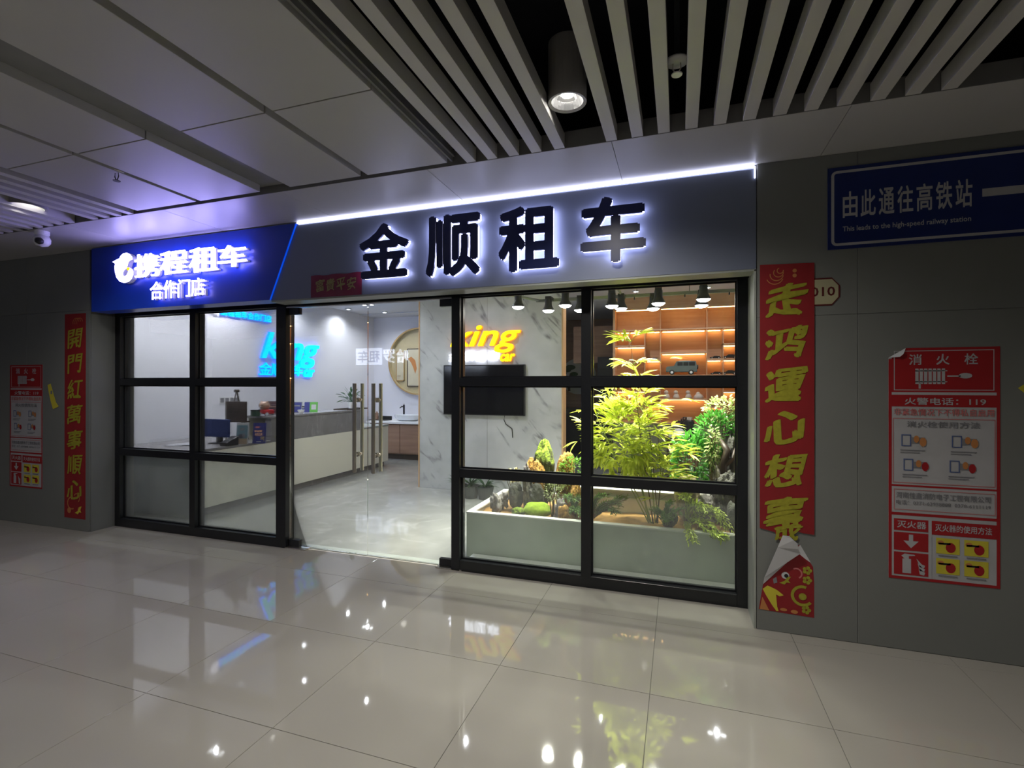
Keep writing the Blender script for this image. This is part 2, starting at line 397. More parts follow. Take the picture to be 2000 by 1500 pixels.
# flanking walls of panels with fine joints
wr = st(boxo('wall_right', M_GROUT, None, .469, 3.512, 0, 5.9, 3.95, ZC))
for x0, x1 in ((.472, 1.02), (1.02, 2.22), (2.22, 3.42), (3.42, 4.62), (4.62, 5.9)):
    for z0, z1 in ((0, .30), (.30, 1.98), (1.98, ZC)) if x0 < 1 else ((0, 1.98), (1.98, ZC)):
        if x0 < 1 and z0 == 0: z0, z1 = 0, 1.98
        elif x0 < 1 and z0 == .30: continue
        boxo('wall_panel', M_WALL, wr, x0+.001, 3.5, z0+.001, x1-.001, 3.513, z1-.001, bev=.0008, seg=1)
boxo('stone_return', M_TRIM, wr, .455, 3.503, 0, .4695, 3.80, 2.29, bev=.002, seg=1)
wl = st(boxo('wall_left', M_GROUT, None, -14, 3.557, 0, -5.868, 4.0, ZC))
for x0, x1 in ((-14, -12.2), (-12.2, -10.4), (-10.4, -8.6), (-8.6, -6.9), (-6.9, -5.862)):
    for z0, z1 in ((0, 2.33), (2.33, ZC)):
        boxo('wall_panel', M_WALL, wl, x0+.001, 3.545, z0+.001, x1-.001, 3.558, z1-.001, bev=.0008, seg=1)
boxo('return_panel', M_WALL, wl, -5.869, 3.558, 0, -5.855, 3.80, 2.29)
wo = st(boxo('wall_opposite', M_WALL, None, -14, -4.4, 0, 6, -4.2, 4))
st(boxo('wall_far_right', M_WALL, None, 5.9, -4.2, 0, 6.1, 3.5, 4))
st(boxo('wall_far_left', M_WALL, None, -14.2, -4.2, 0, -14, 3.55, 4))

# ceiling: border plates, 600 mm panels, slats, black void above
ceil = st(boxo('ceiling', M_VOID, None, -14, -4.2, 3.75, 6, 3.7, 3.9))
boxo('void_side', M_VOID, ceil, -14, 3.5, ZC+.02, 6, 3.69, 3.75)
XS = [.825+1.195*i for i in range(-12, 5)]
for x in XS:
    boxo('border_plate', M_CEIL, ceil, x-1.195+.0015, 2.915, ZC, x-.0015, 3.545, ZC+.02, bev=.001, seg=1)
boxo('border_upstand', M_CEILSIDE, ceil, -14, 2.912, ZC+.001, 6, 2.93, ZC+.10)
def panel(x0, y0, x1, y1, z=ZC, t=.085, m=None):
    b = MB(); b.box(x0, y0, z, x1, y1, z+t, m or M_CEIL)
    o = b.build('ceiling_panel', None, ceil, bev=.0015, seg=1)
for x0, x1 in ((-1.985, -1.395), (-2.63, -2.04), (-3.485, -2.905), (-4.17, -3.53), ):
    for y0, y1 in ((2.045, 2.865), (.85, 2.037), (-.35, .842), (-1.55, -.358), (-2.75, -1.558), (-4.15, -2.758)):
        panel(x0, y0, x1, y1)
for y0, y1 in ((2.06, 2.865), (.85, 2.035), (-.35, .842), (-1.55, -.358), (-2.75, -1.558)):   # raised access strip
    boxo('access_strip', M_CEIL, ceil, -2.895, y0, ZC+.055, -2.645, y1, ZC+.075, bev=.003, seg=1)
for x in (-5.2-1.2, -5.2-2.4, -5.2-3.6, -5.2-4.8, -5.2-6.0, -5.2-7.2):
    for y0, y1 in ((.85, 2.037), (-1.55, .842)): pass
boxo('rail_strip', M_CEILSIDE, ceil, -4.2, -4.2, ZC+.05, -1.36, 2.9, ZC+.06)
boxo('rail_strip', M_CEILSIDE, ceil, -1.385, -4.2, ZC+.02, -1.372, 2.9, ZC+.14)
boxo('rail_strip', M_CEILSIDE, ceil, -4.2, -4.2, ZC+.02, -4.187, 2.9, ZC+.14)
sm = MB().box(0, -4.2, 0, .063, 2.905, .085).build('ceiling_slat', M_SLAT, ceil, bev=.001, seg=1)
slx = [-1.276+.1425*i for i in range(5)] + [-.399+.1443*i for i in range(12)] + [1.50+.1443*i for i in range(30)]
slx += [-4.333-.1425*i for i in range(4)] + [-5.058-.1425*i for i in range(18)] + [-8.3-.1425*i for i in range(38)]
for i, x in enumerate(slx):
    o = sm if i == 0 else link(bpy.data.objects.new('ceiling_slat', sm.data), ceil)
    o.location = (x, 0, ZC)
boxo('slat_carrier', M_VOID, ceil, -1.3, 1.2, ZC+.085, 6, 1.24, ZC+.11)
boxo('slat_carrier', M_VOID, ceil, -14, 1.2, ZC+.085, -4.3, 1.24, ZC+.11)
M_PIPE = mat('grey_pipe', (.10, .105, .11), .5)
for k, (a, b, r) in enumerate((((-2.0, 2.05, 3.50), (4, 1.75, 3.5), .035), ((-2, .9, 3.45), (4, 1.1, 3.45), .05), ((-14, 2.1, 3.5), (-4.3, 2.0, 3.5), .035))):
    t = empty('ceiling_pipe', ((a[0]+b[0])/2, (a[1]+b[1])/2, a[2]), ('thin grey pipe nearest the shopfront, seen between the right-hand slats', 'thicker grey pipe deeper in the dark void over the right-hand slats', 'grey pipe in the dark void over the left-hand slats')[k], 'pipe')
    MB().cyl(a, b, r, n=12).build('pipe_run', M_PIPE, t, smooth=True)
    m = MB()
    for q in range(3):
        m = MB(); c = Vector(a).lerp(Vector(b), .2+.3*q); m.cyl(c-Vector((.02, 0, 0)), c+Vector((.02, 0, 0)), r*1.3, n=12); m.cyl(c, c+Vector((0, 0, .25)), .006, n=6); m.build('hanger', M_CEILSIDE, t)

# ------------------------------------------------------------------ ceiling fittings
M_LAMPBODY = mat('lamp_housing_grey', (.35, .34, .33), .45)
M_REFL = mat('lamp_reflector', (.8, .8, .8), .12, 1., emit=(1, .97, .92), estr=.3)  # faint glow added to the metal for the bulb light it reflects
def downlight(x, y, z, r, h, label):
    t = empty('downlight', (x, y, z), label, 'ceiling lamp', 'corridor downlights')
    MB().lathe((x, y, z), [(r, .0), (r, h), (0, h)], 28).build('housing', M_LAMPBODY, t, smooth=False)
    MB().lathe((x, y, z), [(r*.84, .0), (r*1.0, -.003), (r*1.0, .008), (r*.84, .008)], 28).build('rim', M_LAMPBODY, t)
    MB().lathe((x, y, z), [(r*.84, .004), (r*.7, .04), (r*.35, .085), (.0, .09)], 28).build('reflector', M_REFL, t)
    b = MB(); b.lathe((x, y, z), [(0, .03), (r*.30, .035), (r*.34, .06), (r*.3, .09)], 14)
    b.build('bulb', E_LAMPW, t, smooth=True)
c = PZ(1108, 200, 3.0)
downlight(c.x, c.y, 3.0, .098, .30, 'grey cylinder downlight lit between the slats above the shop sign')
c = PZ(52, 405, 2.985); downlight(c.x, c.y, 2.985, .13, .22, 'lit round downlight among the slats at the far left')
for (x, y, z), w_ in zip(CORR_LAMPS[2:], ('among the right-hand slats behind the viewpoint', 'among the left-hand slats behind the viewpoint', 'at the far right outside the view', 'at the far left beyond the couplet wall')): downlight(x, y, z, .1, .28, 'grey cylinder corridor downlight '+w_)

t = empty('sprinkler', (0, 0, 0), 'white sprinkler head between two slats right of the bright downlight', 'sprinkler')
c = PZ(1322, 122, 3.06); t.location = c
MB().lathe(c, [(0, .012), (.055, .008), (.052, 0), (.02, -.004), (0, -.004)], 20).build('escutcheon', M_WHITE, t, smooth=True)
MB().cyl(c, c+Z*.4, .012, n=8).build('drop_pipe', M_PIPE, t)
m = MB()
for s in (-1, 1): m.tube([c+Vector((s*.016, 0, 0)), c+Vector((s*.018, 0, -.03)), c+Vector((s*.004, 0, -.052))], .003)
m.build('frame_arms', M_STEEL, t); MB().lathe(c, [(0, -.054), (.026, -.056), (.024, -.060), (0, -.060)], 16).build('deflector', M_WHITE, t)
c = PZ(228, 336, 2.965); t = empty('sprinkler', c, 'small sprinkler head in the joint between the left ceiling panels', 'sprinkler')
MB().lathe(c, [(0, .012), (.04, .008), (.038, 0), (0, -.004)], 20).build('escutcheon', M_STEEL, t, smooth=True)
m = MB()
for s in (-1, 1): m.tube([c+Vector((s*.014, 0, 0)), c+Vector((s*.018, 0, -.03)), c+Vector((s*.004, 0, -.055))], .0035)
m.build('frame_arms', M_PIPE, t); MB().lathe(c, [(0, -.056), (.022, -.058), (.02, -.062), (0, -.062)], 16).build('deflector', M_PIPE, t)

c = PZ(82, 452, ZC); t = empty('security_camera', c, 'small white dome security camera on the ceiling edge at the far left', 'camera')
MB().lathe(c, [(0, 0), (.055, 0), (.055, -.03), (.045, -.045), (.0, -.045)], 24).build('mount', M_WHITE, t, smooth=False)
MB().lathe(c-Z*.045, [(.0, 0), (.052, 0), (.064, -.03), (.062, -.06), (.045, -.085), (.0, -.098)], 24).build('dome_body', M_WHITE, t, smooth=True)
q = c+Vector((.030, -.036, -.098)); MB().lathe(q+Vector((0, -.0, .0)), [(.0, -.034), (.022, -.026), (.034, 0.0), (.03, .02), (0, .02)], 20, axis='y').build('lens', M_BLACK, t, smooth=True)
MB().tube([c+Vector((-.05, -.06, -.02)), c+Vector((-.15, -.12, .0)), c+Vector((-.2, -.2, .03)), c+Vector((-.3, -.3, .1))], .004).build('cable', M_WHITE, t)

# ================================================================== SHOPFRONT FASCIA
t = empty('shop_sign', (-1.35, 3.5, 2.29), 'grey fascia sign board with four large backlit dark blue characters and a white light line', 'sign')
m = MB(); m.poly([(.467, 2.292), (.467, 2.930), (-3.155, 2.930), (-3.42, 2.292)], (0, 3.5, 0), X, Z, -Y, .16, 0, M_SIGN)
m.build('board', None, t)
boxo('bottom_edge', M_TRIM, t, -3.42, 3.503, 2.278, .467, 3.66, 2.2925)
boxo('top_light_line', E_STRIP, t, -3.135, 3.493, 2.943, .455, 3.512, 2.953)
m = MB().box(.456, 3.493, 2.87, .462, 3.512, 2.942); m.build('corner_light_line', E_STRIP, t)
boxo('top_cap', M_SIGN, t, -3.14, 3.515, 2.930, .467, 3.66, 2.957)
CH = [('金', -2.466, -2.008, 2.405, 2.842), ('顺', -1.86, -1.407, 2.375, 2.848), ('租', -1.261, -.802, 2.372, 2.845), ('车', -.653, -.207, 2.39, 2.842)]
for ch, x0, x1, z0, z1 in CH:
    m = MB(); put(m, ch, (x0, 3.44, z0), X, Z, -Y, x1-x0, z1-z0, .034, depth=.018, m=M_NAVY); o = m.build('letter', None, t)
    m = MB(); put(m, ch, (x0+.004, 3.449, z0+.004), X, Z, -Y, x1-x0-.008, z1-z0-.008, .030, depth=.037, m=E_HALO); m.v = [(a, max(3.4495, b+.0), c) for a, b, c in m.v]
    m.build('backlight', None, o)
t = empty('partner_sign', (-4.6, 3.5, 2.30), 'blue fascia sign board with white glowing characters and a swirl logo over the left window', 'sign')
m = MB(); m.poly([(-3.425, 2.297), (-3.145, 2.945), (-5.735, 2.945), (-5.735, 2.297)], (0, 3.485, 0), X, Z, -Y, .17, 0, M_BLUE)
m.build('board', None, t)
M_BLUEGLOW = mat('blue_edge_light', (.0, .05, .4), .5, emit=(.0, .10, 1.0), estr=.6)
m = MB(); m.poly([(-3.423, 2.297), (-3.417, 2.297), (-3.138, 2.935), (-3.144, 2.935)], (0, 3.484, 0), X, Z, -Y, .012, 0, M_BLUEGLOW); m.build('edge_light', None, t)
def blueletter(ch, a, b, tp, bt, yy=3.435, bold=.0105):
    p = PY((a+b)/2, tp, yy).z; q = PY((a+b)/2, bt, yy).z; x0 = PY(a, 500, yy).x; x1 = PY(b, 500, yy).x
    m = MB(); put(m, ch, (x0, yy, q), X, Z, -Y, x1-x0, p-q, bold, depth=.008, m=E_WHITE); o = m.build('letter', None, t)
    m = MB(); put(m, ch, (x0+.001, yy+.029, q+.001), X, Z, -Y, x1-x0-.002, p-q-.002, bold-.001, depth=.042, m=E_SIDE); m.build('letter_side', None, o)
for a in (('携', 262, 308.6, 495, 541), ('程', 311.5, 364, 489, 535), ('租', 368, 423, 482, 531), ('车', 424, 480, 478, 521)): blueletter(*a)
for a in (('合', 292.6, 316.6, 550, 584.5), ('作', 319, 343, 547, 582), ('门', 347, 370, 545, 580), ('店', 373, 398.5, 542.5, 577)): blueletter(*a, bold=.0)
LG = [(60, 262), (112, 238), (160, 222), (178, 188), (215, 160), (262, 155), (300, 180), (328, 218), (336, 252), (298, 262), (272, 292), (262, 335), (246, 370), (215, 392), (200, 420), (200, 460), (225, 485), (262, 470), (285, 430), (290, 395), (318, 378), (340, 405), (346, 460), (322, 522), (282, 556), (222, 570), (165, 548), (118, 485), (96, 405), (90, 330), (100, 290)]
x0, x1, zt, zb = -5.34, -5.06, 2.842, 2.55
pts = [(x0+(a-60)/286*(x1-x0), zb+(570-b)/415*(zt-zb)) for a, b in LG]
m = MB(); m.poly(pts, (0, 3.43, 0), X, Z, -Y, .01, 0, E_WHITE); o = m.build('logo', None, t)
m = MB(); m.poly(pts, (0, 3.441, 0), X, Z, -Y, .044, 0, E_SIDE); m.build('logo_side', None, o)
m = MB(); m.cyl((x0+.225, 3.427, zb+.13), (x0+.225, 3.442, zb+.13), .016, m=mat('logo_dot', (.8, .5, 0), .5, emit=(1, .55, 0), estr=2.5)); m.build('logo_dot', None, o)
m = MB().box(-5.735, 3.50, 2.945, -3.15, 3.60, 2.958); m.build('top_edge', M_TRIM, t)

# small crimson banner over the door
t = empty('door_banner', (-2.73, 3.497, 2.29), 'small crimson paper banner with four dull gold characters over the glass door', 'banner')
m = MB()
nx = 12
for k in range(nx):
    for r in range(3):
        def pt(i, j):
            x = -2.985+.51*i/nx; z = 2.292+.186*j/3 + (.004*math.sin(i*1.3) if j == 3 else 0); y = 3.494-.004*(.5+.5*math.sin(i*1.7+j*2.1))
            return (x, y, z)
        m.add([pt(k, r), pt(k+1, r), pt(k+1, r+1), pt(k, r+1)], [(0, 1, 2, 3)])
m.build('paper', M_MAG, t, smooth=True)
pr = Print((-2.985, 3.4895, 2.292), X, Z, -Y)
M_DULL = mat('dull_gold_ink', (.30, .27, .10), .5, .2)
for i, ch in enumerate('富貴平安'): pr.text(ch, .06+.105*i, .045, .06+.105*i+.082, .145, M_DULL, 1, .02, .18)
pr.build('lettering', t)

# ------------------------------------------------------------------ window frames and doors
def pane(par, x0, z0, x1, z1, y=3.852, m=None): boxo('pane', m or M_GLASS, par, x0, y, z0, x1, y+.008, z1)
YF, YB = 3.79, 3.905
def window(name, xa, xm, xb, wpost, right_post):
    w_ = st(empty(name, (xa, YF, 0)))
    boxo('post', M_FRAME, w_, xa, YF, 0, xa+.075, YB, 2.37, bev=.002, seg=1)
    boxo('post', M_FRAME, w_, xm-.0375, YF, .085, xm+.0375, YB, 2.30, bev=.002, seg=1)
    boxo('post', M_FRAME, w_, xb-right_post, YF, 0, xb, YB, 2.37, bev=.002, seg=1)
    for z0, z1 in ((0, .088), (.778, .850), (1.538, 1.608), (2.285, 2.37)):
        boxo('rail', M_FRAME, w_, xa+.075, YF+.002, z0, xb-right_post, YB-.002, z1, bev=.002, seg=1)
    for (p0, p1) in ((xa+.075, xm-.0375), (xm+.0375, xb-right_post)):
        for z0, z1 in ((.088, .778), (.850, 1.538), (1.608, 2.285)):
            pane(w_, p0, z0, p1, z1, m=M_HAZEGL if z0 < .1 else None)
            for q0, q1, r0, r1 in ((p0, p1, z0, z0+.012), (p0, p0+.010, z0+.012, z1), (p1-.010, p1, z0+.012, z1), (p0+.01, p1-.01, z1-.01, z1)):
                boxo('glazing_bead', M_FRAME, w_, q0, 3.838, r0, q1, 3.851, r1)
    return w_
window('window_1', -5.857, -4.72, -3.53, .075, .115)
window('window_2', -1.805, -.672, .462, .075, .075)
d = st(empty('door_frame', (-2.65, 3.85, 0))); d.name = 'trim_1'
boxo('header', M_FRAME, d, -3.53, 3.80, 2.285, -1.805, 3.92, 2.37)
boxo('threshold', M_TRIM, d, -3.53, 3.86, 0, -1.805, 3.95, .006)
boxo('header_strip', M_STEEL, d, -3.53, 3.795, 2.275, -1.805, 3.80, 2.287)
def door(name, x0, x1, hx, side):
    d = st(empty(name, (x0, 3.84, 0)))
    boxo('glass_leaf', M_GLASSD, d, x0, 3.836, .018, x1, 3.848, 2.272)
    hx0 = x0 if side < 0 else x1-.12
    for z0, z1, nm in ((.012, .075, 'bottom_patch'), (2.215, 2.278, 'top_patch')):
        boxo(nm, M_FRAME, d, hx0, 3.822, z0, hx0+.12, 3.862, z1, bev=.003)
    boxo('floor_hinge', M_STEEL, d, hx0-.02, 3.79, .0, hx0+.22, 3.89, .010, bev=.002)
    h = MB()
    h.cyl((hx, 3.785, .765), (hx, 3.785, 1.560), .017, n=18); h.cyl((hx, 3.899, .765), (hx, 3.899, 1.560), .017, n=18)
    h.build('handle', M_STEEL, d, smooth=False)
    h2 = MB()
    for z in (.92, 1.412):
        h2.cyl((hx, 3.77, z), (hx, 3.914, z), .012, n=14); h2.cyl((hx, 3.765, z), (hx, 3.806, z), .0, n=3) if 0 else None
        h2.cyl((hx-.0, 3.826, z), (hx, 3.836, z), .022, n=16); h2.cyl((hx, 3.848, z), (hx, 3.858, z), .022, n=16)
    h2.build('standoff', M_STEEL, d)
door('door_1', -3.522, -2.664, -2.757, -1)
door('door_2', -2.656, -1.812, -2.560, 1)

# ================================================================== PAPERS AND SIGNS ON THE FLANKING WALLS
def flame(pr, a, b, s, m, l=2):       # a curling gold flourish
    pr.poly([(a, b), (a+.5*s, b+.25*s), (a+.75*s, b+.7*s), (a+1.1*s, b+.75*s), (a+.85*s, b+.35*s), (a+1.05*s, b+.1*s), (a+.7*s, b+.12*s), (a+.5*s, b-.12*s), (a+.25*s, b-.05*s)], m, l)
# right couplet, torn
t = empty('door_couplet', (.64, 3.499, .62), 'long red paper couplet with gold calligraphy right of the shopfront, torn off at its foot', 'banner')
TB = [(0, .022), (.05, .012), (.085, .004), (.1, -.03), (.118, -.05), (.14, -.045), (.165, -.028), (.175, -.02), (.215, .02), (.24, .012), (.303, .008)]
m = MB(); pts = TB+[(.303, 1.682), (.0, 1.690)]
m.poly(pts, (.488, 3.4935, .622), X, Z, -Y, .001, 0, M_RED); m.build('paper', None, t)
pr = Print((.488, 3.4925, .622), X, Z, -Y)
for i, ch in enumerate('走鸿運心想事'):
    zc = (2.185-.622) - .2665*i - .115
    pr.text(ch, .042, zc-.095, .042+.222, zc+.105, M_GOLD, 1, .036, .22, .12)
pr.text('成', .09, -.045, .235, .06, M_GOLD, 1, .034, .2, .12)
for q in range(2): pr.disc(.195, 1.64-.03*q, .012, M_ORANGEINK, 1)
for q in range(4): pr.arc(.085+.01*q, 1.61+.012*q, .05-.01*q, .005, 200-30*q, 340+10*q, M_ORANGEINK, 1)
pr.build('lettering', t)
t = empty('torn_couplet_foot', (.64, 3.499, .12), 'torn lower end of the red couplet near the floor with a white folded flap', 'banner')
b0 = (.483, 3.4985, .0)
m = MB(); m.poly([(0, .128), (.308, .118), (.308, .33), (.302, .43), (.284, .46), (.228, .56), (.19, .52), (.027, .305)], b0, X, Z, -Y, .001, 0, M_RED); m.build('paper', None, t)
pr = Print((.483, 3.4975, 0), X, Z, -Y)
pr.poly([(.022, .26), (.05, .285), (.10, .265), (.14, .235), (.118, .225), (.098, .235), (.104, .16), (.112, .132), (.10, .130), (.075, .165), (.045, .215)], M_YEL, 1)
flame(pr, .115, .31, .06, M_GOLD); pr.arc(.245, .245, .065, .017, 70, 320, M_GOLD, 2, 18); pr.disc(.245, .24, .022, M_GOLD, 2)
pr.disc(.15, .36, .022, M_PAPER, 1); pr.disc(.155, .358, .012, M_BLACK, 2); pr.arc(.21, .38, .035, .009, -60, 120, M_PINK, 1)
for a, b in ((.27, .405), (.27, .345), (.265, .16)):
    for q in range(5): pr.disc(a+.016*math.cos(q*1.257), b+.016*math.sin(q*1.257), .011, M_GOLD, 1)
pr.poly([(.005, .13), (.06, .128), (.02, .21)], M_ORANGEINK, 1); pr.disc(.2, .14, .02, M_ORANGEINK, 1, .012); pr.disc(.14, .145, .02, M_ORANGEINK, 1, .01)
pr.poly([(.085, .30), (.105, .31), (.10, .345), (.08, .33)], M_LGREY, 1)
pr.build('printed_pattern', t)
F = [((.024, .29), .002), ((.20, .49), .004), ((.228, .515), .03), ((.212, .545), .045), ((.208, .58), .05), ((.185, .60), .055), ((.162, .622), .055), ((.128, .622), .045), ((.10, .54), .035), ((.03, .335), .008)]
m = MB(); vs = [Vector((.483+a, 3.497-d_, b)) for (a, b), d_ in F]; m.add(vs, [(0, 1, 2, 9), (2, 3, 8, 9), (3, 4, 5, 8), (5, 6, 7, 8)])
m.build('folded_flap', M_PAPER, t)
m = MB(); m.add([(.483+.20, 3.4965, .525), (.483+.232, 3.4965, .56), (.483+.29, 3.4965, .455), (.483+.26, 3.4965, .475)], [(0, 3, 2, 1)]); m.build('torn_edge', M_PAPER, t)

# left couplet
t = empty('door_couplet', (-6.01, 3.543, .13), 'long red paper couplet with gold calligraphy on the wall left of the shopfront', 'banner')
x0, x1, z0, z1 = PY(127, 615, 3.545).x, PY(168, 615, 3.545).x, .125, 2.30
m = MB(); m.poly([(0, 0), (x1-x0, 0), (x1-x0, z1-z0), (0, z1-z0)], (x0, 3.5435, z0), X, Z, -Y, .001, 0, M_RED); m.build('paper', None, t)
pr = Print((x0, 3.5425, z0), X, Z, -Y); Wd = x1-x0
for i, ch in enumerate('開門紅萬事順心'):
    zc = (2.03-z0) - .268*i; pr.text(ch, .055, zc-.1, Wd-.045, zc+.1, M_GOLD, 1, .020, .14, .1)
for q in range(3): pr.arc(.18+.03*q, 2.08, .05, .006, 10, 200, M_ORANGEINK, 1)
flame(pr, .17, .06, .1, M_YEL); pr.arc(.12, .16, .07, .014, 40, 300, M_ORANGEINK, 2); pr.arc(.2, .22, .05, .01, -60, 150, M_ORANGEINK, 2)
pr.disc(.08, .08, .03, M_ORANGEINK, 1); pr.disc(.24, .1, .025, M_ORANGEINK, 1)
pr.build('lettering', t)

def poster(x0, x1, z0, z1, y, label, curl):
    Wp, Hp = x1-x0, z1-z0
    t = empty('fire_poster', ((x0+x1)/2, y, z0), label, 'poster')
    m = MB(); pts = [(0, 0), (Wp, 0), (Wp, Hp)] + ([(.085, Hp), (.0, Hp-.055)] if curl else [(0, Hp)])
    m.poly(pts, (x0, y-.0015, z0), X, Z, -Y, .001, 0, M_SIGNWHITE); m.build('sheet', None, t)
    if curl: MB().add([(x0+.085, y-.003, z1), (x0, y-.003, z1-.055), (x0+.05, y-.018, z1-.052), (x0+.068, y-.018, z1-.035)], [(0, 1, 2, 3)]).build('curled_corner', M_PAPER, t)
    R, Wt, G_, P_ = M_RED2, M_SIGNWHITE, M_LGREY, M_PINK
    pr = Print((x0, y-.002, z0), X, Z, -Y); sx, sz = Wp/100., Hp/257.
    def r(a, b, c, d, m_, l=1): pr.rect(a*sx, b*sz, c*sx, d*sz, m_, l)
    def g(a, b, c, d, tt, m_, l=2): pr.ring(a*sx, b*sz, c*sx, d*sz, tt*sx, m_, l)
    def tx(s_, a, b, c, d, m_, l=3, bold=.018): pr.text(s_, a*sx, b*sz, c*sx, d*sz, m_, l, bold)
    def dk(a, b, q, m_, l=3, qy=None): pr.disc(a*sx, b*sz, q*sx, m_, l, (qy or q)*sz)
    r(0, 0, 100, 3, R); r(0, 3, 3, 245 if curl else 257, R); r(97, 3, 100, 257, R); r(16 if curl else 3, 208, 97, 257, R); 
    if curl: pr.poly([(3*sx, 208*sz), (16*sx, 208*sz), (16*sx, 257*sz-.001), (3*sx, 257*sz-.045)], R)
    g(5, 210, 95, 254, .8, Wt)
    for i, ch in enumerate('消火栓'): tx(ch, (19+25*i), 238, (31+25*i), 250, Wt)
    for i in range(7): r(25+4*i, 217, 28+4*i, 234, Wt, 3)
    r(25, 219, 54, 220, Wt, 3); r(25, 231, 54, 232, Wt, 3); r(54, 225, 66, 226.4, Wt, 3); dk(70, 226, 6, Wt, 3, 3); r(28, 212, 30, 218, Wt, 3)
    r(3, 192, 97, 205, R); tx('火警电话：119', 15, 194, 88, 202, Wt)
    r(3, 205, 97, 208, Wt, 1)
    tx('非紧急情况下不得私自启用', 5, 182, 95, 190, P_, 3, .02)
    g(4, 107, 96, 179, .7, P_); tx('消火栓使用方法', 17, 169, 83, 176, G_)
    for a, b in ((12, 148), (58, 148), (14, 121), (56, 121)):
        pr.ring(a*sx, b*sz, (a+9)*sx, (b+13)*sz, 1.0*sx, M_BLUEINK, 3); r(a+9, b+3, a+22, b+10, M_LGREY, 2)
        dk(a+14, b+8, 2.6, M_ORANGEINK, 4, 4); dk(a+20, b+5, 3.2, M_ORANGEINK if b > 130 else M_RED2, 4, 5)
        for q in range(2): r(a-1, b-5-2.5*q, a+22-5*q, b-4-2.5*q, G_, 3)
    r(3, 103, 97, 105, R); g(5, 77, 96, 100, .6, P_); r(3, 71, 97, 74, R)
    tx('河南佳鑫消防电子工程有限公司', 7, 90, 92, 97, G_, 3, .02); tx('电话：0371-63958888  0378-6111119', 7, 83, 92, 88, G_, 3, .01)
    r(5, 54, 37, 67, R, 2); tx('灭火器', 8, 57, 35, 65, Wt); r(40, 52, 97, 67, R, 2); tx('灭火器的使用方法', 43, 56, 93, 64, Wt)
    r(5, 32, 37, 52, R, 2); pr.poly([(19*sx, 50*sz), (23*sx, 50*sz), (23*sx, 43*sz), (28*sx, 43*sz), (21*sx, 35*sz), (14*sx, 43*sz), (19*sx, 43*sz)], Wt, 3)
    r(5, 5, 37, 30, R, 2); r(13, 7, 21, 23, Wt, 3); pr.poly([(15*sx, 23*sz), (19*sx, 23*sz), (19*sx, 26*sz), (25*sx, 27*sz), (24*sx, 28*sz), (15*sx, 28.5*sz), (12*sx, 26*sz)], Wt, 3)
    for q in range(3): pr.poly([((26+q)*sx, (24-5*q)*sz), ((31+q)*sx, (18-4*q)*sz), ((34)*sx, (17-4*q)*sz), ((33)*sx, (14-4*q)*sz), ((29)*sx, (15-4*q)*sz)], Wt, 3)
    r(37, 3, 40, 67, Wt, 2)
    for a in (44, 69):
        for b in (10, 32):
            pr.rect(a*sx, b*sz, (a+21)*sx, (b+17)*sz, M_YEL, 2); dk(a+13, b+7, 4.5, M_RED2, 3, 5.5); r(a+2, b+10, a+13, b+12, M_BLACK, 3); dk(a+4, b+12, 3, M_ORANGEINK, 3, 2.4)
            r(a+2, b-3, a+19, b-1.5, G_, 3)
    pr.build('print', t)
    return t
poster(1.176, 1.700, .415, 1.768, 3.5, 'red and white fire hydrant instruction poster on the right-hand wall, one corner curled', True)
poster(PY(20, 714, 3.545).x, PY(84, 714, 3.545).x, .40, 1.765, 3.545, 'red and white fire hydrant instruction poster on the far left wall', False)

t = empty('direction_sign', (1.6, 3.499, 2.38), 'dark blue and white wayfinding sign to the railway station with an arrow line', 'sign')
m = MB(); m.box(.862, 3.492, 2.375, 2.95, 3.4995, 2.872); m.build('plate', M_SIGNBLUE, t, bev=.001, seg=1)
pr = Print((.862, 3.4915, 2.375), X, Z, -Y)
def rring(a0, b0, a1, b1, rad, tt, m):
    o = []; i = []
    for cx, cz, s in ((a1-rad, b1-rad, 0), (a0+rad, b1-rad, 90), (a0+rad, b0+rad, 180), (a1-rad, b0+rad, 270)):
        for q in range(5):
            an = math.radians(s+q*22.5); o.append((cx+rad*math.cos(an), cz+rad*math.sin(an))); i.append((cx+(rad-tt)*math.cos(an), cz+(rad-tt)*math.sin(an)))
    n = len(o)
    for k in range(n): pr.poly([o[k], o[(k+1) % n], i[(k+1) % n], i[k]], m)
rring(.018, .02, 2.07, .475, .03, .016, M_SIGNWHITE)
for i, ch in enumerate('由此通往高铁站'): pr.text(ch, .078+.0925*i, .185, .078+.0925*i+.078, .345, M_SIGNWHITE, 1, .022)
pr.text('This leads to the high-speed railway station', .078, .095, .705, .135, M_SIGNWHITE, 1, .02)
pr.poly([(.755, .235), (1.4, .235), (1.4, .28), (.755, .28)], M_SIGNWHITE); pr.poly([(1.4, .17), (1.4, .345), (1.55, .2575)], M_SIGNWHITE)
pr.build('lettering', t)

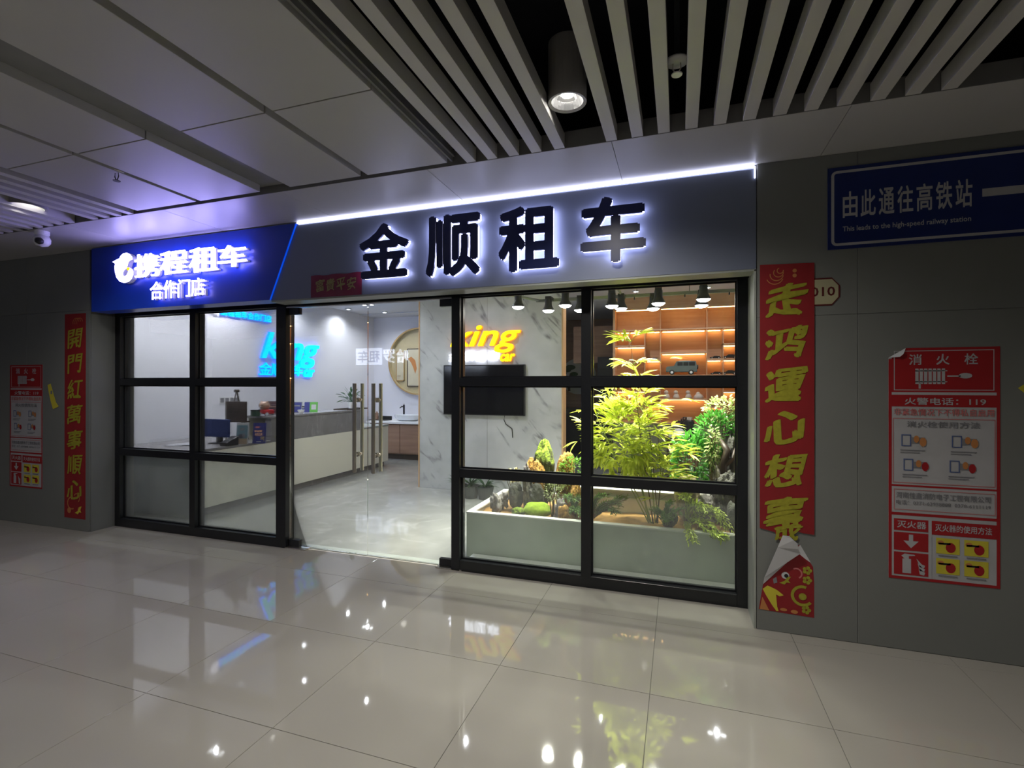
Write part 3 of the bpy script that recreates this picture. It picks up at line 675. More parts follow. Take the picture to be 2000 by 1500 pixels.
t = empty('number_plate', (.86, 3.497, 2.04), 'cream octagonal number plate with dark red rim half hidden by the red couplet', 'sign')
M_RIM = mat('plate_dark_red', (.10, .01, .012), .5); M_CREAMP = mat('plate_cream', (.46, .43, .27), .5)
def octo(d_): return [(.0, .0+d_), (.125, .0+d_), (.168-d_, .05), (.168-d_, .12), (.125, .17-d_), (.0, .17-d_)]
m = MB(); m.poly(octo(0), (.76, 3.4965, 2.037), X, Z, -Y, .003, 0, M_RIM); m.build('rim', None, t)
m = MB(); m.poly(octo(.009), (.76, 3.4960, 2.037), X, Z, -Y, .001, 0, M_CREAMP); m.build('face', None, t)
pr = Print((.76, 3.4957, 2.037), X, Z, -Y); pr.text('010', .012, .058, .142, .115, M_RIM, 1, .02); pr.build('lettering', t)
t = empty('yellow_sticker', (-6.30, 3.543, 1.5), 'crumpled yellow tape sticker stuck aslant between the left poster and couplet', 'sticker')
a = PY(93, 752, 3.543); 
m = MB(); m.poly([(0, .0), (.05, .015), (.09, -.08), (.14, -.19), (.185, -.23), (.13, -.25), (.09, -.26), (.05, -.17), (.02, -.08)], (a.x, 3.5425, a.z), X, Z, -Y, .001, 0, M_YEL); m.build('tape', None, t)
pr = Print((a.x, 3.5425, a.z), X, Z, -Y)
for q, ch in enumerate('一'): pr.text(ch, .05+.03*q, -.10-.06*q, .08+.03*q, -.06-.06*q, M_LGREY, 1)
pr.build('lettering', t)
t = empty('yellow_sticker', (1.83, 3.499, 1.5), 'yellow diamond sticker at the right edge beside the fire poster', 'sticker')
a = PY(1988, 758, 3.5); m = MB(); m.poly([(0, 0), (.07, .055), (.14, 0), (.06, -.06)], (a.x, 3.498, a.z), X, Z, -Y, .001, 0, M_YEL); m.build('tape', None, t)
pr = Print((a.x, 3.4975, a.z), X, Z, -Y); pr.rect(.045, -.01, .10, .01, M_LGREY); pr.build('lettering', t)

# lit shop sign across the corridor, mirrored in the door glass
t = empty('opposite_sign', (-7.6, -4.18, 2.1), 'white glowing rental shop sign across the corridor, seen only mirrored in the door glass', 'sign')
def mir(px, py):       # virtual image behind the glass plane -> the real place
    p = PY(px, py, 11.9); return p.x, 7.7-p.y, p.z
e1 = mat('opposite_sign_light', (.8, .8, .8), .5, emit=(.75, .8, 1.0), estr=7)
e2 = mat('opposite_sign_blue', (.1, .2, .6), .5, emit=(.05, .12, .9), estr=.5)
xL, _, _ = mir(698, 700); xM, _, _ = mir(748, 700); xR, _, _ = mir(799, 700)
boxo('lit_plaque', e1, t, xL, -4.2, 2.10, xM-.02, -4.15, 2.56)
# seen from the corridor side (facing +Y) the words run from +x to -x
pr = MB(); put(pr, '租车', (xM-.06, -4.148, 2.16), -X, Z, Y, xM-xL-.12, .34, .02, lift=.002, m=e2); pr.build('plaque_lettering', None, t)
for i, ch in enumerate('哈罗'):
    wq = (xR-xM)/2; m = MB(); put(m, ch, (xR-.02-wq*i, -4.15, 2.14), -X, Z, Y, wq-.06, .38, .02, depth=.04, lift=.0, m=e1); m.build('letter', None, t)

# ================================================================== THE SHOP INSIDE
ZI = 3.08
XL = -6.58; YBK = 9.75; XR = 2.4
st(boxo('floor', M_INFLOOR, None, XL-.2, 3.905, -.1, XR+.2, 12.2, -.001)).name = 'floor_inside'
wi = st(boxo('wall_inside_left', M_WHITEP, None, XL-.15, 4.02, 0, XL, YBK, ZI))
boxo('wall_inside_back', M_WHITEP, None, XL-.15, YBK, 0, -2.9, YBK+.15, ZI); st(bpy.data.objects['wall_inside_back'])
st(boxo('wall_inside_right', M_WHITEP, None, XR, 3.95, 0, XR+.15, 9.5, ZI))
ic = st(boxo('ceiling_inside', M_INCEIL, None, XL-.15, 3.92, ZI, XR+.15, 12.2, ZI+.1))
boxo('ceiling_border', M_INCEIL, ic, XL, 9.2, ZI-.02, -3.6, YBK, ZI-.0005)
hd = boxo('bulkhead', M_WHITEP, ic, XL, 3.921, 2.372, XR, 3.99, ZI-.001)
wm = st(boxo('wall_marble', M_MARBLE, None, -3.715, 6.70, 0, -1.525, 6.86, ZI))
boxo('oak_edge', M_OAK, wm, -3.735, 6.695, 0, -3.716, 6.86, ZI); boxo('oak_edge', M_OAK, wm, -1.524, 6.69, 0, -1.50, 6.87, ZI)
for x in (-2.62,): boxo('slab_joint', M_MARBLE2, wm, x-.0015, 6.698, 0, x+.0015, 6.7, ZI)
# dark back room seen between the marble wall and the shelves
st(boxo('wall_back_room', M_CABWOOD, None, -2.9, 11.6, 0, 1.0, 11.75, ZI))
st(boxo('wall_back_room_left', M_WALL, None, -3.0, YBK, 0, -2.9, 11.6, ZI))
st(boxo('wall_back_room_right', M_WALL, None, .9, 9.4, 0, 1.0, 11.6, ZI))

def ceiling_lamp(x, y, n, lab):
    t = empty('recessed_lamp', (x, y, ZI-.01), lab, 'ceiling lamp', 'recessed lamps in the shop ceiling')
    for k in range(n):
        xx = x+(k-(n-1)/2)*.16
        MB().lathe((xx, y, ZI-.021), [(.062, .0), (.062, .02), (.035, .02), (.035, 0), (.062, 0)], 20).build('bezel', M_WHITE, t)
        MB().lathe((xx, y, ZI-.021), [(0, .004), (.035, .004), (.035, .02), (0, .02)], 18).build('lens', E_LAMP, t)
LAMP_LABELS = ['recessed lamp over the low near end of the counter', 'recessed lamp left of two seen through the door glass, lighting the corner', 'recessed lamp right of two seen through the door glass', 'recessed lamp over the round vessel basin', 'recessed lamp by the left wall above the cyan sign', 'recessed lamp in front of the raised counter ledge', 'recessed lamp by the left wall above the wall sockets', 'twin recessed lamp nearest the left window', 'twin recessed lamp in the middle of the shop left of the marble wall', 'twin recessed lamp near the far end of the counter', 'recessed lamp washing the marble wall over the yellow sign', 'recessed lamp in front of the shelves at their left end', 'recessed lamp in front of the middle shelf bay', 'twin recessed lamp between the planter and the shelves', 'recessed lamp behind the right edge of the marble wall', 'twin recessed lamp over the shop floor behind the right door leaf']
for (x, y, n), lab in zip(SHOP_LAMPS, LAMP_LABELS): ceiling_lamp(x, y, n, lab)

# glowing wall signs
def rent_sign(name, label, O, U, Nn, Wd, zb, ek, ek_s, en, en_s, hk, hc):
    t = empty(name, Vector(O)+Vector(U)*Wd/2+Vector((0, 0, zb)), label, 'sign')
    O = Vector(O)+Z*zb
    m = MB(); put(m, 'king', O+U*.03+Z*(.10*Wd), U, Z, Nn, Wd-.03, Wd*hk, .019, .32, lift=.052, depth=.012, m=ek, mside=ek_s, res=4); o = m.build('word_king', None, t)
    m = MB(); put(m, 'king', O+U*.03+Z*(.10*Wd), U, Z, Nn, Wd-.03, Wd*hk, .019, .32, lift=.038, depth=.036, m=ek_s, mside=ek_s, res=3); m.build('letter_side', None, o)
    m = MB(); put(m, '金顺租车', O, U, Z, Nn, Wd*.71, Wd*hc, .016, .12, lift=.035, depth=.03, m=en, mside=en_s); m.build('characters', None, t)
    m = MB(); put(m, 'car', O+U*Wd*.72-Z*.01, U, Z, Nn, Wd*.20, Wd*.10, .04, .3, lift=.035, depth=.03, m=ek, mside=ek_s); m.build('word_car', None, t)
    return t
rent_sign('wall_sign', 'cyan glowing sign with the word king on the left inner wall', (XL, 6.45, 0), Y, X, 1.43, 1.70, E_CYAN, E_CYSIDE, E_CYAN, E_CYSIDE, .42, .155)
rent_sign('wall_sign', 'yellow glowing sign with the word king over the television', (-3.22, 6.70, 0), X, -Y, 1.12, 1.89, E_YEL, E_YSIDE, E_WHITE2, E_WHITE2, .38, .135)
t = empty('wall_sign', (XL, 6.1, 2.65), 'narrow row of small cyan characters with a white logo high on the left wall', 'sign')
for i, ch in enumerate('携程租车合作门店'):
    m = MB(); put(m, ch, (XL, 5.72+.125*i, 2.60), Y, Z, X, .112, .115, .03, lift=.035, depth=.03, m=E_CYAN, mside=E_CYSIDE); m.build('letter', None, t)
m = MB(); m.poly([((a-60)/286*.13, (570-b)/415*.16) for a, b in LG], (XL, 5.57, 2.60), Y, Z, X, .03, .035, E_WHITE2); m.build('logo', None, t)

# television
t = empty('television', (-2.66, 6.69, 1.11), 'large black flat television on the white marble wall', 'television')
boxo('casing', M_BLACK, t, -3.29, 6.64, 1.112, -2.04, 6.698, 1.838, bev=.006)
boxo('screen', M_TV, t, -3.275, 6.636, 1.128, -2.055, 6.642, 1.823)
MB().tube([(-2.35, 6.69, 1.11), (-2.36, 6.688, 1.05), (-2.33, 6.688, .99), (-2.24, 6.69, .93), (-2.23, 6.69, .80)], .006).build('cable', M_BLACK, t)

# reception counter (two heights)
t = empty('reception_counter', (-5.5, 6.3, 0), 'long cream reception counter with a raised grey stone ledge', 'counter')
boxo('plinth', M_MARBLE2, t, -5.9, 4.34, 0, -5.36, 8.28, .09)
m = MB(); m.box(-5.9, 4.28, .09, -5.30, 8.33, .755); m.build('front_panel', M_CREAM, t, bev=.004)
M_ENDP = mat('grey_green_end_panel', (.23, .26, .26), .4)
boxo('end_panel', M_ENDP, t, XL+.01, 4.26, .0, -5.30, 4.279, .755)
boxo('worktop', M_MARBLE2, t, XL+.01, 4.255, .756, -5.295, 5.42, .786, bev=.003)
boxo('low_worktop', M_TRIM, t, -5.9, 7.50, .756, -5.295, 8.34, .786, bev=.003)
boxo('raised_front', M_MARBLE2, t, -5.40, 5.42, .756, -5.30, 7.50, 1.085)
boxo('ledge', M_MARBLE2, t, -5.72, 5.40, 1.086, -5.29, 7.50, 1.115, bev=.003)
boxo('inner_desk', M_CREAM, t, -6.2, 5.42, .70, -5.41, 7.50, .73)
boxo('inner_shelf', M_CREAM, t, -5.72, 5.43, .73, -5.70, 7.49, 1.085)

def stand(name, label, cat, x, y, z, wd, ht, lean, msheet, build=None, rz=0.):
    """a small upright card leaning back; faces -Y turned by rz towards the viewer"""
    t = empty(name, (x, y, z), label, cat)
    U = Vector((math.cos(rz), math.sin(rz), 0)); B = Vector((-math.sin(rz), math.cos(rz), 0))
    V = (Z*math.cos(lean)+B*math.sin(lean)); Nn = U.cross(V)
    O = Vector((x, y, z))-U*wd/2
    m = MB(); m.poly([(0, .0), (wd, .0), (wd, ht), (0, ht)], O, U, V, Nn, .006, 0, msheet); m.build('card', None, t)
    m = MB(); b_ = Vector((x, y, z)); m.add([b_+V*ht*.8-U*.02, b_+V*ht*.8+U*.02, b_+B*ht*.45+U*.02, b_+B*ht*.45-U*.02], [(0, 1, 2, 3)]); m.build('prop', M_BLACK, t)
    pr = Print(O, U, V, Nn)
    if build: build(pr)
    pr.build('print', t)
    return t
VR = math.atan2(5.5, 5.3)-math.pi/2+.25
M_SKY = mat('print_sky', (.12, .22, .27), .6); M_SAND = mat('print_sand', (.34, .26, .18), .6); M_INDIGO = mat('print_indigo', (.035, .04, .20), .5)
def b1(pr):
    pr.rect(0, .07, .14, .24, M_SKY); pr.rect(.0, .0, .14, .07, M_SAND); pr.disc(.07, .19, .03, M_LGREY, 2, .02); pr.disc(.065, .10, .04, mat('print_dark', (.08, .08, .1), .6), 2, .03); pr.disc(.095, .11, .02, M_LGREY, 3, .03)
def b2(pr):
    M_PEACH = mat('print_peach', (.8, .45, .25), .5, emit=(1, .5, .25), estr=.25)  # ink given its own faint glow to brighten the lettering
    pr.rect(0, 0, .155, .255, M_INDIGO); pr.rect(.03, .20, .08, .222, M_PINK, 2)
    for i, ch in enumerate('租车自驾'): pr.text(ch, .02+.024*i, .145, .04+.024*i, .172, M_PEACH, 2, .03)
    for i, ch in enumerate('合作门店'): pr.text(ch, .028+.024*i, .108, .048+.024*i, .135, M_PEACH, 2, .03)
    pr.rect(.03, .100, .122, .103, M_PEACH, 2)
    pr.poly([(.10, .06), (.15, .06), (.155, .02), (.145, .03), (.14, .05)], M_SAND, 2); pr.rect(.10, .05, .15, .09, M_SAND, 2); pr.rect(.05, .02, .11, .03, M_SIGNWHITE, 2)
q = PY(472, 873, 4.95); stand('brochure', 'leaflet with a blue sky and a car picture standing on the low desk end', 'brochure', q.x, 4.95, .787, .155, .27, .12, M_SIGNWHITE, b1, .35)
q = PY(505, 868, 5.06); stand('brochure', 'indigo leaflet with orange lettering leaning by the raised counter', 'brochure', q.x, 5.06, .787, .165, .265, .12, M_INDIGO, b2, .35)

t = empty('easel', (-5.72, 5.2, .786), 'small wooden easel standing on the low desk behind the leaflets', 'easel')
q = PY(462, 762, 5.2); q2 = PY(462, 838, 5.2)
m = MB()
for dx, dy in ((-.17, -.02), (.17, -.02), (0, .2)): m.tube([(q.x, 5.2, q.z), (q.x+dx, 5.2+dy, .787)], .008)
m.build('legs', M_DARKWOOD, t); MB().cyl((q.x, 5.17, q.z-.01), (q.x, 5.23, q.z-.01), .02, n=10).build('knot', M_DARKWOOD, t)
zb = PY(462, 822, 5.15).z; zt = PY(462, 784, 5.15).z; xa = PY(441, 800, 5.15).x; xb = PY(483, 800, 5.15).x
t2 = empty('plaque', ((xa+xb)/2, 5.14, zb), 'dark brown carved plaque resting on the little easel', 'plaque')
boxo('board', M_DARKWOOD, t2, xa, 5.135, zb, xb, 5.15, zt, bev=.012)
pr = Print((xa, 5.134, zb), X, Z, -Y); M_PLQ = mat('plaque_ink', (.015, .012, .01), .6)
for i, ch in enumerate('优质服务'): pr.text(ch, .03+.06*i, .10, .075+.06*i, .145, M_PLQ, 1, .03)
pr.rect(.03, .075, .24, .082, M_PLQ); pr.rect(.03, .05, .24, .057, M_PLQ); pr.rect(.08, .165, .18, .175, M_PLQ); pr.build('lettering', t2)
boxo('easel_ledge', M_DARKWOOD, t, xa+.02, 5.12, zb-.018, xb-.02, 5.21, zb-.001)

# office chairs behind the desk
M_NAVYF = mat('navy_fabric', (.02, .04, .16), .8); M_MESH = mat('grey_mesh_fabric', (.30, .30, .34), .8)
def chair(x, y, rz, label, mb_, ms):
    t = empty('office_chair', (0, 0, 0), label, 'chair')
    MB().box(-.24, -.23, .44, .24, .23, .52).build('seat', ms, t, bev=.03)
    m = MB(); N_ = 6
    for i in range(N_):
        for j in range(4):
            def p(i_, j_):
                a = -.22+.44*i_/N_; return (a, .25+.05*math.sin(math.pi*j_/4)-.05*math.cos(a*5), .6+.55*j_/4)
            m.add([p(i, j), p(i+1, j), p(i+1, j+1), p(i, j+1)], [(0, 1, 2, 3)])
    m.build('backrest', mb_, t)
    m = MB(); m.tube([(-.23, .24, .58), (-.24, .27, .9), (-.22, .23, 1.16), (0, .2, 1.18), (.22, .23, 1.16), (.24, .27, .9), (.23, .24, .58), (0, .22, .56), (-.23, .24, .58)], .014); m.build('back_frame', M_BLACK, t)
    MB().cyl((0, 0, .1), (0, 0, .45), .03, n=10).build('gas_column', M_BLACK, t)
    for k in range(5):
        a = 2*math.pi*k/5; o = MB().tube([(0, 0, .1), (.26*math.cos(a), .26*math.sin(a), .07)], .016).build('foot_spoke', M_BLACK, t)
        MB().cyl((.26*math.cos(a), .26*math.sin(a)-.012, .03), (.26*math.cos(a), .26*math.sin(a)+.012, .03), .03, n=10).build('castor', M_BLACK, o)
    for s in (-1, 1): MB().tube([(s*.24, .1, .48), (s*.28, .08, .68), (s*.28, -.14, .68)], .014).build('armrest', M_BLACK, t)
    t.location = (x, y, 0); t.rotation_euler = (0, 0, rz)
    for ch in t.children: ch.matrix_parent_inverse = Matrix.Identity(4)
chair(-6.12, 5.78, -1.1, 'office chair with a grey mesh back behind the reception counter', M_MESH, M_BLACK)
chair(-6.18, 6.75, -1.4, 'dark navy office chair behind the raised part of the counter', M_NAVYF, M_NAVYF)

t = empty('monitor', (-5.85, 5.0, .786), 'dark blue backed computer monitor on the low desk', 'monitor')
q = PY(430, 838, 4.9); boxo('panel', M_NAVYF, t, q.x-.25, 4.88, .87, q.x+.16, 4.91, 1.10, bev=.008); boxo('stand', M_BLACK, t, q.x-.07, 4.9, .80, q.x-.01, 4.95, .95); boxo('base', M_BLACK, t, q.x-.14, 4.84, .787, q.x+.06, 5.0, .80, bev=.004)
t = empty('card_machine', (-5.5, 4.6, .786), 'small black card terminal on the low desk beside the leaflets', 'terminal')
q = PY(447, 860, 4.78)
m = MB(); m.add([(q.x-.06, 4.70, .787), (q.x+.05, 4.70, .787), (q.x+.05, 4.88, .787), (q.x-.06, 4.88, .787), (q.x-.06, 4.70, .83), (q.x+.05, 4.70, .83), (q.x+.05, 4.88, .90), (q.x-.06, 4.88, .90)], [(0, 3, 2, 1), (4, 5, 6, 7), (0, 1, 5, 4), (1, 2, 6, 5), (2, 3, 7, 6), (3, 0, 4, 7)]); m.build('body', M_BLACK, t, bev=.006)
m = MB()
for a in range(3):
    for b in range(3): m.box(q.x-.045+.03*a, 4.72+.03*b, .832+.0117*b, q.x-.025+.03*a, 4.74+.03*b, .846+.0117*b)
m.build('keys', M_LGREY, t)
t = empty('paper_stack', (-6.1, 4.6, .786), 'loose white paper sheets lying on the low desk', 'paper')
m = MB()
for k, (a, b, r) in enumerate(((-5.95, 4.62, .1), (-6.0, 4.66, -.2), (-5.9, 4.7, .35))):
    c_, s_ = math.cos(r), math.sin(r); z0 = .7875+.003*k
    m.add([(a+c_*u-s_*v, b+s_*u+c_*v, z0+dz) for dz in (0, .0025) for u, v in ((-.1, -.14), (.1, -.14), (.1, .14), (-.1, .14))], [(0, 3, 2, 1), (4, 5, 6, 7), (0, 1, 5, 4), (1, 2, 6, 5), (2, 3, 7, 6), (3, 0, 4, 7)])
m.build('sheets', M_SIGNWHITE, t)

# things on the raised ledge
q = PZ(515, 816, 1.116); x, y = -5.50, PX(520, 812, -5.5).y
t = empty('toy_figure', (x, y, 1.116), 'beige round headed toy animal riding a small red toy car on the counter ledge', 'toy')
M_TAN = mat('toy_tan', (.45, .28, .20), .4); M_REDT = mat('toy_red', (.45, .012, .02), .3)
MB().box(x-.09, y-.05, 1.135, x+.10, y+.05, 1.20).build('car_body', M_REDT, t, bev=.018)
for a in (-.06, .065):
    for b in (-.05, .05): MB().cyl((x+a, y+b-.008, 1.139), (x+a, y+b+.008, 1.139), .023, n=14).build('wheel', M_SIGNWHITE, t)
MB().lathe((x-.035, y, 1.25), [(0, -.06), (.05, -.045), (.075, -.005), (.065, .035), (.035, .058), (0, .062)], 18).build('head', M_TAN, t, smooth=True)
for s in (-1, 1):
    MB().lathe((x-.035+s*.05, y, 1.295), [(0, -.02), (.02, 0), (.012, .02), (0, .026)], 10).build('ear', M_TAN, t, smooth=True)
    MB().lathe((x-.035+s*.025, y-.066, 1.262), [(0, -.010), (.011, 0), (0, .01)], 10, axis='z').build('eye', M_DARKWOOD, t, smooth=True)
MB().lathe((x-.035, y-.073, 1.24), [(0, -.01), (.014, 0), (0, .01)], 10).build('muzzle', M_SIGNWHITE, t, smooth=True)
MB().lathe((x-.035, y, 1.185), [(.045, 0), (.04, .03), (.03, .05)], 12).build('body', M_TAN, t, smooth=True)
def fr(pr): pr.ring(0, 0, .15, .2, .012, M_LGREY); pr.rect(.012, .012, .138, .188, mat('print_maroon', (.06, .02, .03), .5), 1); pr.rect(.03, .11, .12, .12, M_SAND, 2); pr.rect(.03, .14, .12, .146, M_LGREY, 2); pr.rect(.05, .06, .1, .066, M_LGREY, 2)
yq = PX(532, 810, -5.55).y; stand('framed_certificate', 'small framed dark certificate behind the red toy', 'frame', -5.55, yq, 1.116, .15, .2, .2, M_BLACK, fr, .4)
yq = PX(578, 808, -5.55).y; stand('display_card', 'dark blue upright card on the counter ledge right of the window post', 'card', -5.55, yq, 1.116, .17, .17, .15, M_INDIGO, lambda p: (p.ring(0, 0, .17, .17, .01, M_LGREY), p.rect(.03, .1, .14, .12, M_LGREY, 2)), .4)
yq = PX(602, 806, -5.55).y; 
M_GREEN = mat('card_green', (.10, .35, .06), .5)
stand('display_card', 'bright green and blue card stand on the counter ledge', 'card', -5.50, yq, 1.116, .20, .16, .2, M_INDIGO, lambda p: (p.rect(.08, .0, .2, .16, M_GREEN), p.rect(.105, .04, .175, .12, M_SIGNWHITE, 2)), .5)
x, y = -5.42, PX(588, 811, -5.42).y; t = empty('tea_bowl', (x, y, 1.116), 'small white tea bowl on the ledge in front of the cards', 'bowl')
MB().lathe((x, y, 1.116), [(0, 0), (.025, 0), (.03, .006), (.055, .05), (.05, .05), (.026, .01), (0, .01)], 20).build('bowl', M_WHITE, t, smooth=True); MB().lathe((x, y, 1.116), [(.05, .047), (.055, .0505), (.0565, .047)], 20).build('rim', M_LGREY, t)
x, y = -5.5, PX(492, 818, -5.5).y+.05; t = empty('tissue_pack', (x, y, 1.116), 'dark green box at the near end of the counter ledge', 'box')
boxo('box', mat('dark_green', (.02, .06, .03), .6), t, x-.05, y-.03, 1.116, x+.04, y+.05, 1.19, bev=.004); boxo('lid', M_BLACK, t, x-.052, y-.032, 1.19, x+.042, y+.052, 1.202)

# wall switches
t = empty('socket_row', (XL+.01, 5.95, 1.3), 'row of four white wall sockets behind the easel', 'socket')
ya, yb_ = PX(428, 783, XL).y, PX(466, 783, XL).y
boxo('backplate', M_WHITE, t, XL, ya, 1.26, XL+.008, yb_, 1.36, bev=.002)
for k in range(4):
    y0 = ya+(yb_-ya)*(k+.15)/4; boxo('socket', M_LGREY, t, XL+.008, y0, 1.275, XL+.012, y0+(yb_-ya)*.17, 1.345)

# leafy helper
def leafmesh(L, Wd, fold=.25, droop=.15):
    n = 4; vs = [(0, 0, 0)]; fs = []
    for i in range(1, n+1):
        u = i/n; w_ = Wd/2*math.sin(math.pi*min(1, u*.92+.05))**.8 if i < n else 0; z = -droop*L*u*u
        if i < n: vs += [(L*u, -w_, z+fold*w_), (L*u, 0, z), (L*u, w_, z+fold*w_)]
        else: vs.append((L, 0, z))
    fs += [(0, 1, 2), (0, 2, 3)]
    for i in range(n-2): b = 1+3*i; fs += [(b, b+3, b+4, b+1), (b+1, b+4, b+5, b+2)]
    b = 1+3*(n-2); e = len(vs)-1; fs += [(b, e, b+1), (b+1, e, b+2)]
    return vs, fs
def orient(p, d, roll=0., up=Z):
    d = Vector(d).normalized(); s = up.cross(d)
    if s.length < 1e-3: s = X.copy()
    s.normalize(); n = d.cross(s); M = Matrix((( d.x, s.x, n.x), (d.y, s.y, n.y), (d.z, s.z, n.z))) @ Matrix.Rotation(roll, 3, 'X')
    return Matrix.Translation(p) @ M.to_4x4()
def leaf_into(mb, p, d, L, Wd, roll=0., fold=.25, droop=.15, m=None):
    vs, fs = leafmesh(L, Wd, fold, droop); T = orient(p, d, roll); mb.add([T @ Vector(v) for v in vs], fs, m)
def leafmat(name, col, var=.25, tr=.35, rough=.4):
    m = mat(name, col, rough, var=var, scale=9); nt = m.node_tree; N = nt.nodes; L = nt.links
    b = N['Principled BSDF']; tl = N.new('ShaderNodeBsdfTranslucent'); mx = N.new('ShaderNodeMixShader'); mx.inputs[0].default_value = tr
    src = b.inputs['Base Color'].links[0].from_socket; L.new(src, tl.inputs[0]); L.new(b.outputs[0], mx.inputs[1]); L.new(tl.outputs[0], mx.inputs[2]); L.new(mx.outputs[0], N['Material Output'].inputs[0])
    return m
L_DARK = leafmat('leaf_dark_green', (.03, .09, .03)); L_BAM = leafmat('bamboo_leaf', (.60, .68, .07), .2); L_GARD = leafmat('glossy_green_leaf', (.11, .36, .06), .3, .2, .25)
L_JUN = leafmat('needle_green', (.55, .70, .08), .25); L_FERN = leafmat('fern_green', (.20, .34, .09), .3); L_PALE = leafmat('pale_leaf', (.42, .50, .20), .3); L_STEM = mat('stem_brown', (.12, .09, .04), .8)
L_STEMG = mat('stem_green', (.28, .36, .08), .6)
M_SOIL = mat('dry_moss_soil', (.36, .20, .06), .95, var=.3, scale=18, bump=.6); M_POT = mat('pot_dark', (.03, .035, .035), .4)

# plant on the ledge in a white pot with a tray
x, y = -5.47, PX(686, 795, -5.47).y
t = empty('potted_plant', (x, y, 1.116), 'leafy plant in a small pale pot at the far end of the counter ledge', 'plant')
MB().lathe((x, y, 1.135), [(0, 0), (.045, 0), (.06, .11), (.053, .11), (.05, .1), (0, .1)], 20).build('pot', M_WHITE, t, smooth=False)
m = MB()
for k in range(46):
    a = random.uniform(0, 6.28); e = random.uniform(.2, 1.3); d = Vector((math.cos(a)*math.cos(e), math.sin(a)*math.cos(e), math.sin(e)))
    s0 = Vector((x, y, 1.235)); s1 = s0+d*random.uniform(.08, .22); m.tube([s0, s1], .002, 3); leaf_into(m, s1, d+Vector((0, 0, -.4)), .12, .035, random.uniform(-.5, .5), m=None)
m.build('foliage', L_DARK, t, kind='stuff')
t = empty('tray', (x, y, 1.116), 'dark serving tray under the counter plant', 'tray'); boxo('base', M_DARKWOOD, t, x-.14, y-.3, 1.116, x+.14, y+.28, 1.124); 
for a, b, c_, d_ in ((-.14, -.3, .14, -.29), (-.14, .27, .14, .28), (-.14, -.29, -.13, .27), (.13, -.29, .14, .27)): boxo('edge', M_DARKWOOD, t, x+a, y+b, 1.124, x+c_, y+d_, 1.135)

# vanity with vessel basin and round mirror-like wall piece
t = empty('vanity_cabinet', (-5.2, 9.3, 0), 'wooden washstand cabinet with a white top against the back wall', 'cabinet')
boxo('body', M_CABWOOD, t, -6.2, 9.05, .11, -4.0, YBK-.005, .74); boxo('kick', M_DARKWOOD, t, -6.18, 9.10, 0, -4.02, YBK-.005, .11)
for k in range(3): boxo('door', M_CABWOOD, t, -6.195+.73*k, 9.03, .13, -5.475+.73*k, 9.05, .72, bev=.003)
boxo('top', M_WHITE, t, -6.25, 8.98, .741, -3.95, YBK-.002, .785, bev=.004)
q = PY(795, 822, 9.3); x = q.x+.02; t = empty('vessel_basin', (x, 9.3, .786), 'faceted white oval vessel basin on the washstand', 'basin')
m = MB(); n = 26; prof = [(.16, .0), (.24, .03), (.275, .10), (.28, .125), (.262, .125), (.22, .05), (0, .03)]; vs = []
for r_, h_ in prof:
    for i in range(n): a = 2*math.pi*i/n; vs.append((x+r_*1.1*math.cos(a)*(1+.02*(i % 2)), 9.3+r_*.72*math.sin(a)*(1+.02*(i % 2)), .786+h_))
m.add(vs, [(k*n+i, k*n+(i+1) % n, (k+1)*n+(i+1) % n, (k+1)*n+i) for k in range(len(prof)-1) for i in range(n)]); m.build('bowl', mat('white_ceramic', (.75, .77, .8), .1), t); MB().lathe((x, 9.3, .786), [(0, .032), (.025, .034), (.024, .038), (0, .038)], 14).build('drain', M_STEEL, t)
q = PY(788, 800, 9.55); t = empty('tap', (q.x, 9.57, .786), 'dark tall basin tap behind the vessel basin', 'tap')
MB().cyl((q.x, 9.57, .786), (q.x, 9.57, 1.11), .02, n=14).build('body', M_BLACK, t); MB().tube([(q.x, 9.57, 1.06), (q.x+.02, 9.45, 1.08), (q.x+.03, 9.36, 1.05)], .012).build('spout', M_BLACK, t); MB().cyl((q.x, 9.57, 1.11), (q.x, 9.57, 1.135), .012, n=10).build('lever', M_STEEL, t)
x = PY(745, 818, 9.3).x; t = empty('tray', (x, 9.3, .786), 'dark tray with small items left of the vessel basin', 'tray'); boxo('base', M_BLACK, t, x-.22, 9.15, .786, x+.2, 9.4, .80, bev=.003); MB().lathe((x-.1, 9.28, .80), [(.035, 0), (.035, .14), (.015, .15), (.015, .17), (0, .17)], 14).build('bottle', M_CABWOOD, t); boxo('rim', M_BLACK, t, x-.22, 9.39, .8, x+.2, 9.4, .87)
cx, cz, R_ = PY(817, 706, YBK-.06).x, PY(800, 706, YBK-.06).z, .735
t = empty('round_wall_piece', (cx, YBK-.05, cz-R_), 'large round gold framed mirror on the back wall showing two framed pictures', 'mirror')
M_GFR = mat('gold_frame', (.50, .33, .14), .3, .6); M_CRM = mat('cream_mirror_face', (.50, .42, .25), .5)  # matte cream and the pictures stand in for the mirror's reflection
MB().lathe((cx, YBK-.001, cz), [(R_-.03, -.10), (R_, -.10), (R_, 0)], 64, axis='y').build('frame', M_GFR, t, smooth=False)
MB().lathe((cx, YBK-.001, cz), [(R_-.03, -.002), (R_-.03, -.10)], 64, axis='y').build('inner_ring', M_CRM, t)
MB().lathe((cx, YBK-.001, cz), [(0, -.004), (R_-.025, -.004)], 64, axis='y').build('face', M_CRM, t)
